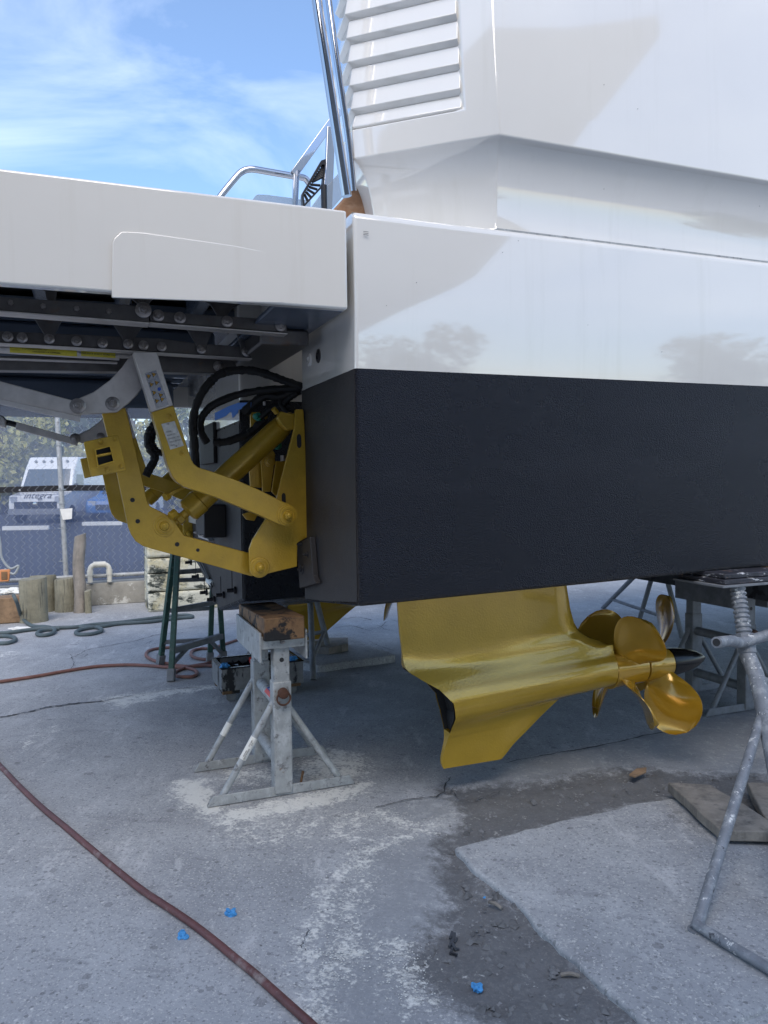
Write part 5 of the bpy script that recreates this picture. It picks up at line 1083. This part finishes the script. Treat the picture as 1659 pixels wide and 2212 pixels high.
MB().box(ob, FD * .055, FN * .03, W * .07 + FD * .008).build('housing', 'orange', obx, bevel=.008); MB().box(ob - FN * .032, FD * .032, FN * .004, W * .045).build('cover', 'wood_block', obx, bevel=.003)
MB().tube([fence_hit((-12, 1120), -.25), fence_hit((0, 1170), -.25), fence_hit((4, 1205), -.25), fence_hit((22, 1228), -.27), fence_hit((40, 1222), -.27), fence_hit((30, 1240), -.27), ob + W * .075], .014, 9).build('cable', 'cable', obx)

# ------------------------------------------------------------------ beyond the fence: van, car, wheel stops, trees
def van_at(cp, w_, h_, ln, label):
    c = cp; t = thing('parked_van', label, 'van', c)
    X, Y, Z = Vector((1, 0, 0)), Vector((0, 1, 0)), W; hw = w_ / 2
    def q(x, y, z): return c + X * x + Y * y + Z * z
    side = [(0.05, .35), (0, .7), (.08, 1.05), (.85, 1.18), (1.35, h_ * .82), (1.75, h_), (ln, h_), (ln + .05, .5), (ln, .35)]
    rs = [[q(x * (1 - .05 * (1 if z > 1.2 else 0)), y, z) for y, z in side] for x in (-hw, -hw + .06, hw - .06, hw)]
    for r_ in (rs[0], rs[3]):
        for i, p in enumerate(r_): r_[i] = p + Z * (-.04 if side[i][1] > 1.5 else 0)
    MB().rings(rs).build('body', 'van', t, bevel=.05, seg=3)
    def fp(x, s, off): y0, z0 = (.85, 1.18); y1, z1_ = (1.35, h_ * .82); n = Vector((0, -(z1_ - z0), (y1 - y0))).normalized(); return q(x, y0 + (y1 - y0) * s, z0 + (z1_ - z0) * s) + n * off
    ws = MB().prism([fp(-hw + .12, .04, .004), fp(hw - .12, .04, .004), fp(hw - .2, .97, .004), fp(-hw + .2, .97, .004)], Vector((0, -.008, .004))).build('windscreen', 'glass', t)
    sv_ = MB().prism([q(-.62, .09, .90), q(.62, .09, .90), q(.62, .47, 1.125), q(-.62, .47, 1.125)], Vector((0, -.02, .01))).build('sun_shade', 'paper', t)
    text('integra', 'van_text', .38, q(0.05, .10, 1.0) + Vector((0, -.02, .05)), X, Vector((0, .5, .87)), 'ink', t, shear=.3)
    MB().prism([q(-.8, -.025, .55), q(.8, -.025, .55), q(.8, -.02, .82), q(-.8, -.02, .82)], Y * .05).build('grille', 'plastic', t)
    MB().prism([q(-hw - .01, -.06, .32), q(hw + .01, -.06, .32), q(hw + .01, -.03, .56), q(-hw - .01, -.03, .56)], Y * .2).build('bumper', 'galv_dark', t, bevel=.02)
    MB().lathe(q(0, -.03, .72), -Y, [(0, .09), (.02, .09), (.025, .06)], 20).build('emblem', 'chrome', t)
    for s in (-1, 1):
        MB().prism([q(s * .72, -.02, .78), q(s * (hw - .03), .03, .78), q(s * (hw - .03), .07, 1.02), q(s * .72, .03, 1.02)], Y * .05).build('headlight', 'headlight', t)
        for y in (.85, ln - 1.0): MB().lathe(q(s * (hw - .16), y, .33), X * s, [(0, .33), (.02, .33), (.18, .33), (.2, .28)], 24).build('wheel', 'rubber', t)
        MB().box(q(s * (hw + .12), 1.0, 1.35), X * .08, Y * .05, Z * .14).build('mirror', 'plastic', t, bevel=.02)
        MB().prism([q(s * (hw + .002), 1.25, 1.25), q(s * (hw + .002), 2.1, 1.25), q(s * (hw - .03), 2.1, 1.85), q(s * (hw - .03), 1.5, 1.85)], X * s * .01).build('side_window', 'glass', t)
    for k in range(5): MB().lathe(q(-.62 + k * .31, 1.55, h_ * .93), Vector((0, -.7, .7)), [(-.02, .05), (.03, .05), (.04, .03)], 12).build('marker_light', 'galv_dark', t)
    return t
vg = on_z((78, 1131), 0); van_at(Vector((vg.x, vg.y, 0.004)), 2.05, 2.55, 5.4, 'white high roofed van parked facing the fence')
def car_at(c, label):
    t = thing('parked_car', label, 'car', c); X, Y, Z = Vector((1, 0, 0)), Vector((0, 1, 0)), W
    def q(x, y, z): return c + X * x + Y * y + Z * z
    side = [(0, .3), (-.03, .6), (.1, .85), (1.1, 1.0), (1.8, 1.48), (3.3, 1.5), (4.2, 1.0), (4.4, .8), (4.4, .3)]
    rs = [[q(x * (.82 if z > 1.1 else 1), y, z) for y, z in side] for x in (-.9, -.8, .8, .9)]
    MB().rings(rs).build('body', 'car_blue', t, bevel=.06, seg=3)
    MB().prism([q(-.66, 1.16, 1.04), q(.66, 1.16, 1.04), q(.56, 1.74, 1.43), q(-.56, 1.74, 1.43)], Vector((0, -.02, .03))).build('windscreen', 'glass', t)
    MB().prism([q(-.5, -.04, .45), q(.5, -.04, .45), q(.5, -.02, .65), q(-.5, -.02, .65)], Y * .03).build('grille', 'plastic', t)
    for s in (-1, 1):
        MB().prism([q(s * .5, -.01, .62), q(s * .85, .06, .62), q(s * .85, .1, .8), q(s * .5, .05, .8)], Y * -.03).build('headlight', 'headlight', t)
        for y in (.85, 3.5): MB().lathe(q(s * .74, y, .32), X * s, [(0, .32), (.16, .32), (.17, .26)], 22).build('wheel', 'rubber', t)
    return t
cg = on_z((235, 1126), 0); car_at(Vector((cg.x, cg.y, .004)), 'blue car parked right of the white van behind the fence')
for p0, p1, lab in (((6, 1146), (116, 1143), 'pale wheel stop in front of the white van'), ((178, 1136), (280, 1132), 'pale wheel stop in front of the blue car')):
    a, b = on_z(p0, .004), on_z(p1, .004); b.y = a.y + .1; d = (b - a).normalized(); n = Vector((-d.y, d.x, 0))
    tag(MB().prism([a - n * .08, a - n * .05 + W * .14, a + n * .05 + W * .14, a + n * .08], b - a).build('wheel_stop', 'white', bevel=.015), lab, 'wheel stop', 'wheel stops in the car park')
def tree(c, h_, r, m, label, n, group='trees beyond the car park', name='tree', base=.12):
    t = thing(name, label, 'tree', c, group); tm = MB(); tm.tube([c, c + W * h_ * .3 + Vector((random.gauss(0, .1), 0, 0)), c + W * h_ * .75], .16, 8)
    blobs = []
    for k in range(11):
        a = random.random() * 6.28; rr = r * (.2 + .55 * random.random()); z = h_ * (base + .1 + .68 * random.random()); b = c + Vector((math.cos(a) * rr, math.sin(a) * rr, z)); blobs.append((b, r * (.38 + .25 * random.random())))
        tm.cyl(c + W * h_ * .25, b, .06, .015, n=5)
    tm.build('trunk', 'bark', t)
    B = np.array([[*b, s] for b, s in blobs]); i = rng.integers(0, len(B), n); d = rng.normal(size=(n, 3)); d /= np.linalg.norm(d, axis=1)[:, None]
    P = B[i, :3] + d * (B[i, 3] * (.45 + .6 * rng.random(n) ** .5))[:, None]; P[:, 2] = np.maximum(P[:, 2], .1)
    s = (.09 + .13 * rng.random(n))[:, None] * (r / 2.2); a = rng.normal(size=(n, 3)); a /= np.linalg.norm(a, axis=1)[:, None]; b = np.cross(a, rng.normal(size=(n, 3))); b /= np.linalg.norm(b, axis=1)[:, None]
    vs = np.stack([P - a * s, P + b * s * .6, P + a * s, P - b * s * .6], 1).reshape(-1, 3); f = np.arange(4 * n).reshape(-1, 4)
    me = bpy.data.meshes.new('crown'); me.from_pydata(vs.tolist(), [], f.tolist()); me.materials.append(M[m]); o = bpy.data.objects.new('crown', me); link(o, t); return t
tl = [(-95, 44, 7, 2.9, 'leaf', 'sunlit olive tree standing furthest left behind the van'), (10, 40, 6, 2.4, 'leaf', 'bushy olive tree directly behind the white van'), (75, 47, 7.5, 2.8, 'leaf2', 'dark green tree rising above the white van roof'), (150, 41, 6, 2.3, 'leaf', 'olive tree between the white van and the blue car'), (215, 43, 7, 2.7, 'leaf2', 'dark green tree behind the blue car'), (290, 42, 6.5, 2.6, 'leaf', 'olive tree right of the blue car, behind the lift arms'), (380, 45, 7, 2.7, 'leaf2', 'dark green tree behind the yacht transom')]
for x, Y, h_, r, m, lab in tl:
    c = depth((x, 1044), Y); tree(Vector((c.x, c.y, 0)), h_, r, m, lab, 2600, base=-.02)

# ------------------------------------------------------------------ across the yard, behind the camera: what the glossy topside mirrors
def cruiser(c, ang, label):
    t = thing('motor_cruiser', label, 'motor boat', c); X = Vector((math.cos(ang), math.sin(ang), 0)); Yd = Vector((-X.y, X.x, 0))
    def q(x, y, z): return c + (X * x + Yd * y + W * z) * 1.5
    rs = []
    for x, hw, zk, zc, zs in ((-5, 1.6, 1.0, 1.3, 3.0), (-2, 1.8, .95, 1.3, 3.1), (1, 1.75, .95, 1.45, 3.3), (3.5, 1.3, 1.1, 1.9, 3.7), (5.0, .9, 1.5, 2.3, 4.15), (6.2, .42, 2.6, 3.3, 4.38), (7.1, .2, 3.6, 3.95, 4.6), (8.0, .03, 4.72, 4.76, 4.84)): rs.append([q(x, 0, zk), q(x, hw * .85, zc), q(x, hw, zs), q(x, 0, zs + .1), q(x, -hw, zs), q(x, -hw * .85, zc)])
    MB().rings(rs).build('hull', 'silhouette_grey', t, bevel=.03)
    MB().rings([[q(x, s * w_, z) for x, s, w_, z in ((x0, -1, 1.3, z_), (x1, -1, 1.1, z_), (x1, 1, 1.1, z_), (x0, 1, 1.3, z_))] for x0, x1, z_ in ((-4.2, 3.0, 3.2), (-4.0, 2.0, 4.1), (-3.8, 1.2, 4.7), (-3.4, .6, 5.3))]).build('cabin', 'silhouette_grey_top', t, bevel=.05)
    MB().rings([[q(x, s * w_, z) for x, s, w_, z in ((x0, -1, 1.31, z_), (x1, -1, 1.2, z_), (x1, 1, 1.2, z_), (x0, 1, 1.31, z_))] for x0, x1, z_ in ((-3.9, 2.5, 3.7), (-3.8, 1.9, 4.15))]).build('window_band', 'glass', t)
    MB().lathe(q(-1.2, 0, 5.3), W, [(0, .12), (.35, .12), (.36, .42), (.7, .40), (.85, .2), (.88, 0)], 20).build('radar_dome', 'silhouette_grey_top', t)
    MB().cyl(q(-2.2, .8, 5.2), q(-2.6, .8, 8.2), .02, .006, n=6).build('antenna', 'gel', t); MB().cyl(q(.2, -.8, 4.6), q(.0, -.8, 7.6), .02, .006, n=6).build('antenna', 'gel', t)
    MB().tube([q(x, -1.2 + .1 * x, 4.3 + .1 * x) for x in (1.5, 2.5, 3.5, 4.5, 5.3, 6.2)], .02, 8).build('bow_rail', 'chrome', t)
    MB().lathe(q(6.35, .05, 4.4), W, [(0, .12), (.06, .17), (.16, .19), (.27, .15), (.32, .03)], 18).build('bow_lump', 'silhouette_grey_top', t); MB().lathe(q(5.85, -.1, 4.36), W + X * .3, [(0, .1), (.1, .14), (.22, .11), (.26, .02)], 18).build('bow_lump_low', 'silhouette_grey_top', t)  # rounded lumps added on the bow to shape the mirrored silhouette
    MB().cyl(q(6.6, 0, 4.5), q(6.75, 0, 5.4), .008, n=6).build('antenna', 'gel', t); MB().cyl(q(6.45, .1, 4.5), q(6.5, .1, 4.95), .008, n=6).build('antenna', 'gel', t)
    for x in (-3.5, 0, 3): MB().hbox(0, .001, 0, .001, 0, .001).build('keel_block', 'wood_dark', t) if False else MB().box(q(x, 0, .47), X * .3, Yd * .6, W * .70).build('keel_block', 'wood_dark', t)
    return t
cruiser(Vector((-3.1, -5.85, 0)), R(31), 'grey motor cruiser on blocks across the yard, mirrored in the glossy topside')
for i, (x, y, h_, r) in enumerate([(30, -26, 9, 4), (16, -32, 8, 3.8), (2, -34, 9, 4.2), (-13, -32, 8, 4), (-28, -26, 9, 4.2), (40, -14, 8, 4)]):
    tree(Vector((x, y, 0)), h_, r, 'leaf2', ['dense green tree behind the camera at far right of the yard', 'dense green tree behind the cruiser', 'dense green tree straight behind the camera', 'dense green tree behind the camera, left of centre', 'dense green tree behind the camera at far left', 'dense green tree beyond the cruiser bow'][i], 1800, group='trees round the yard behind the camera')
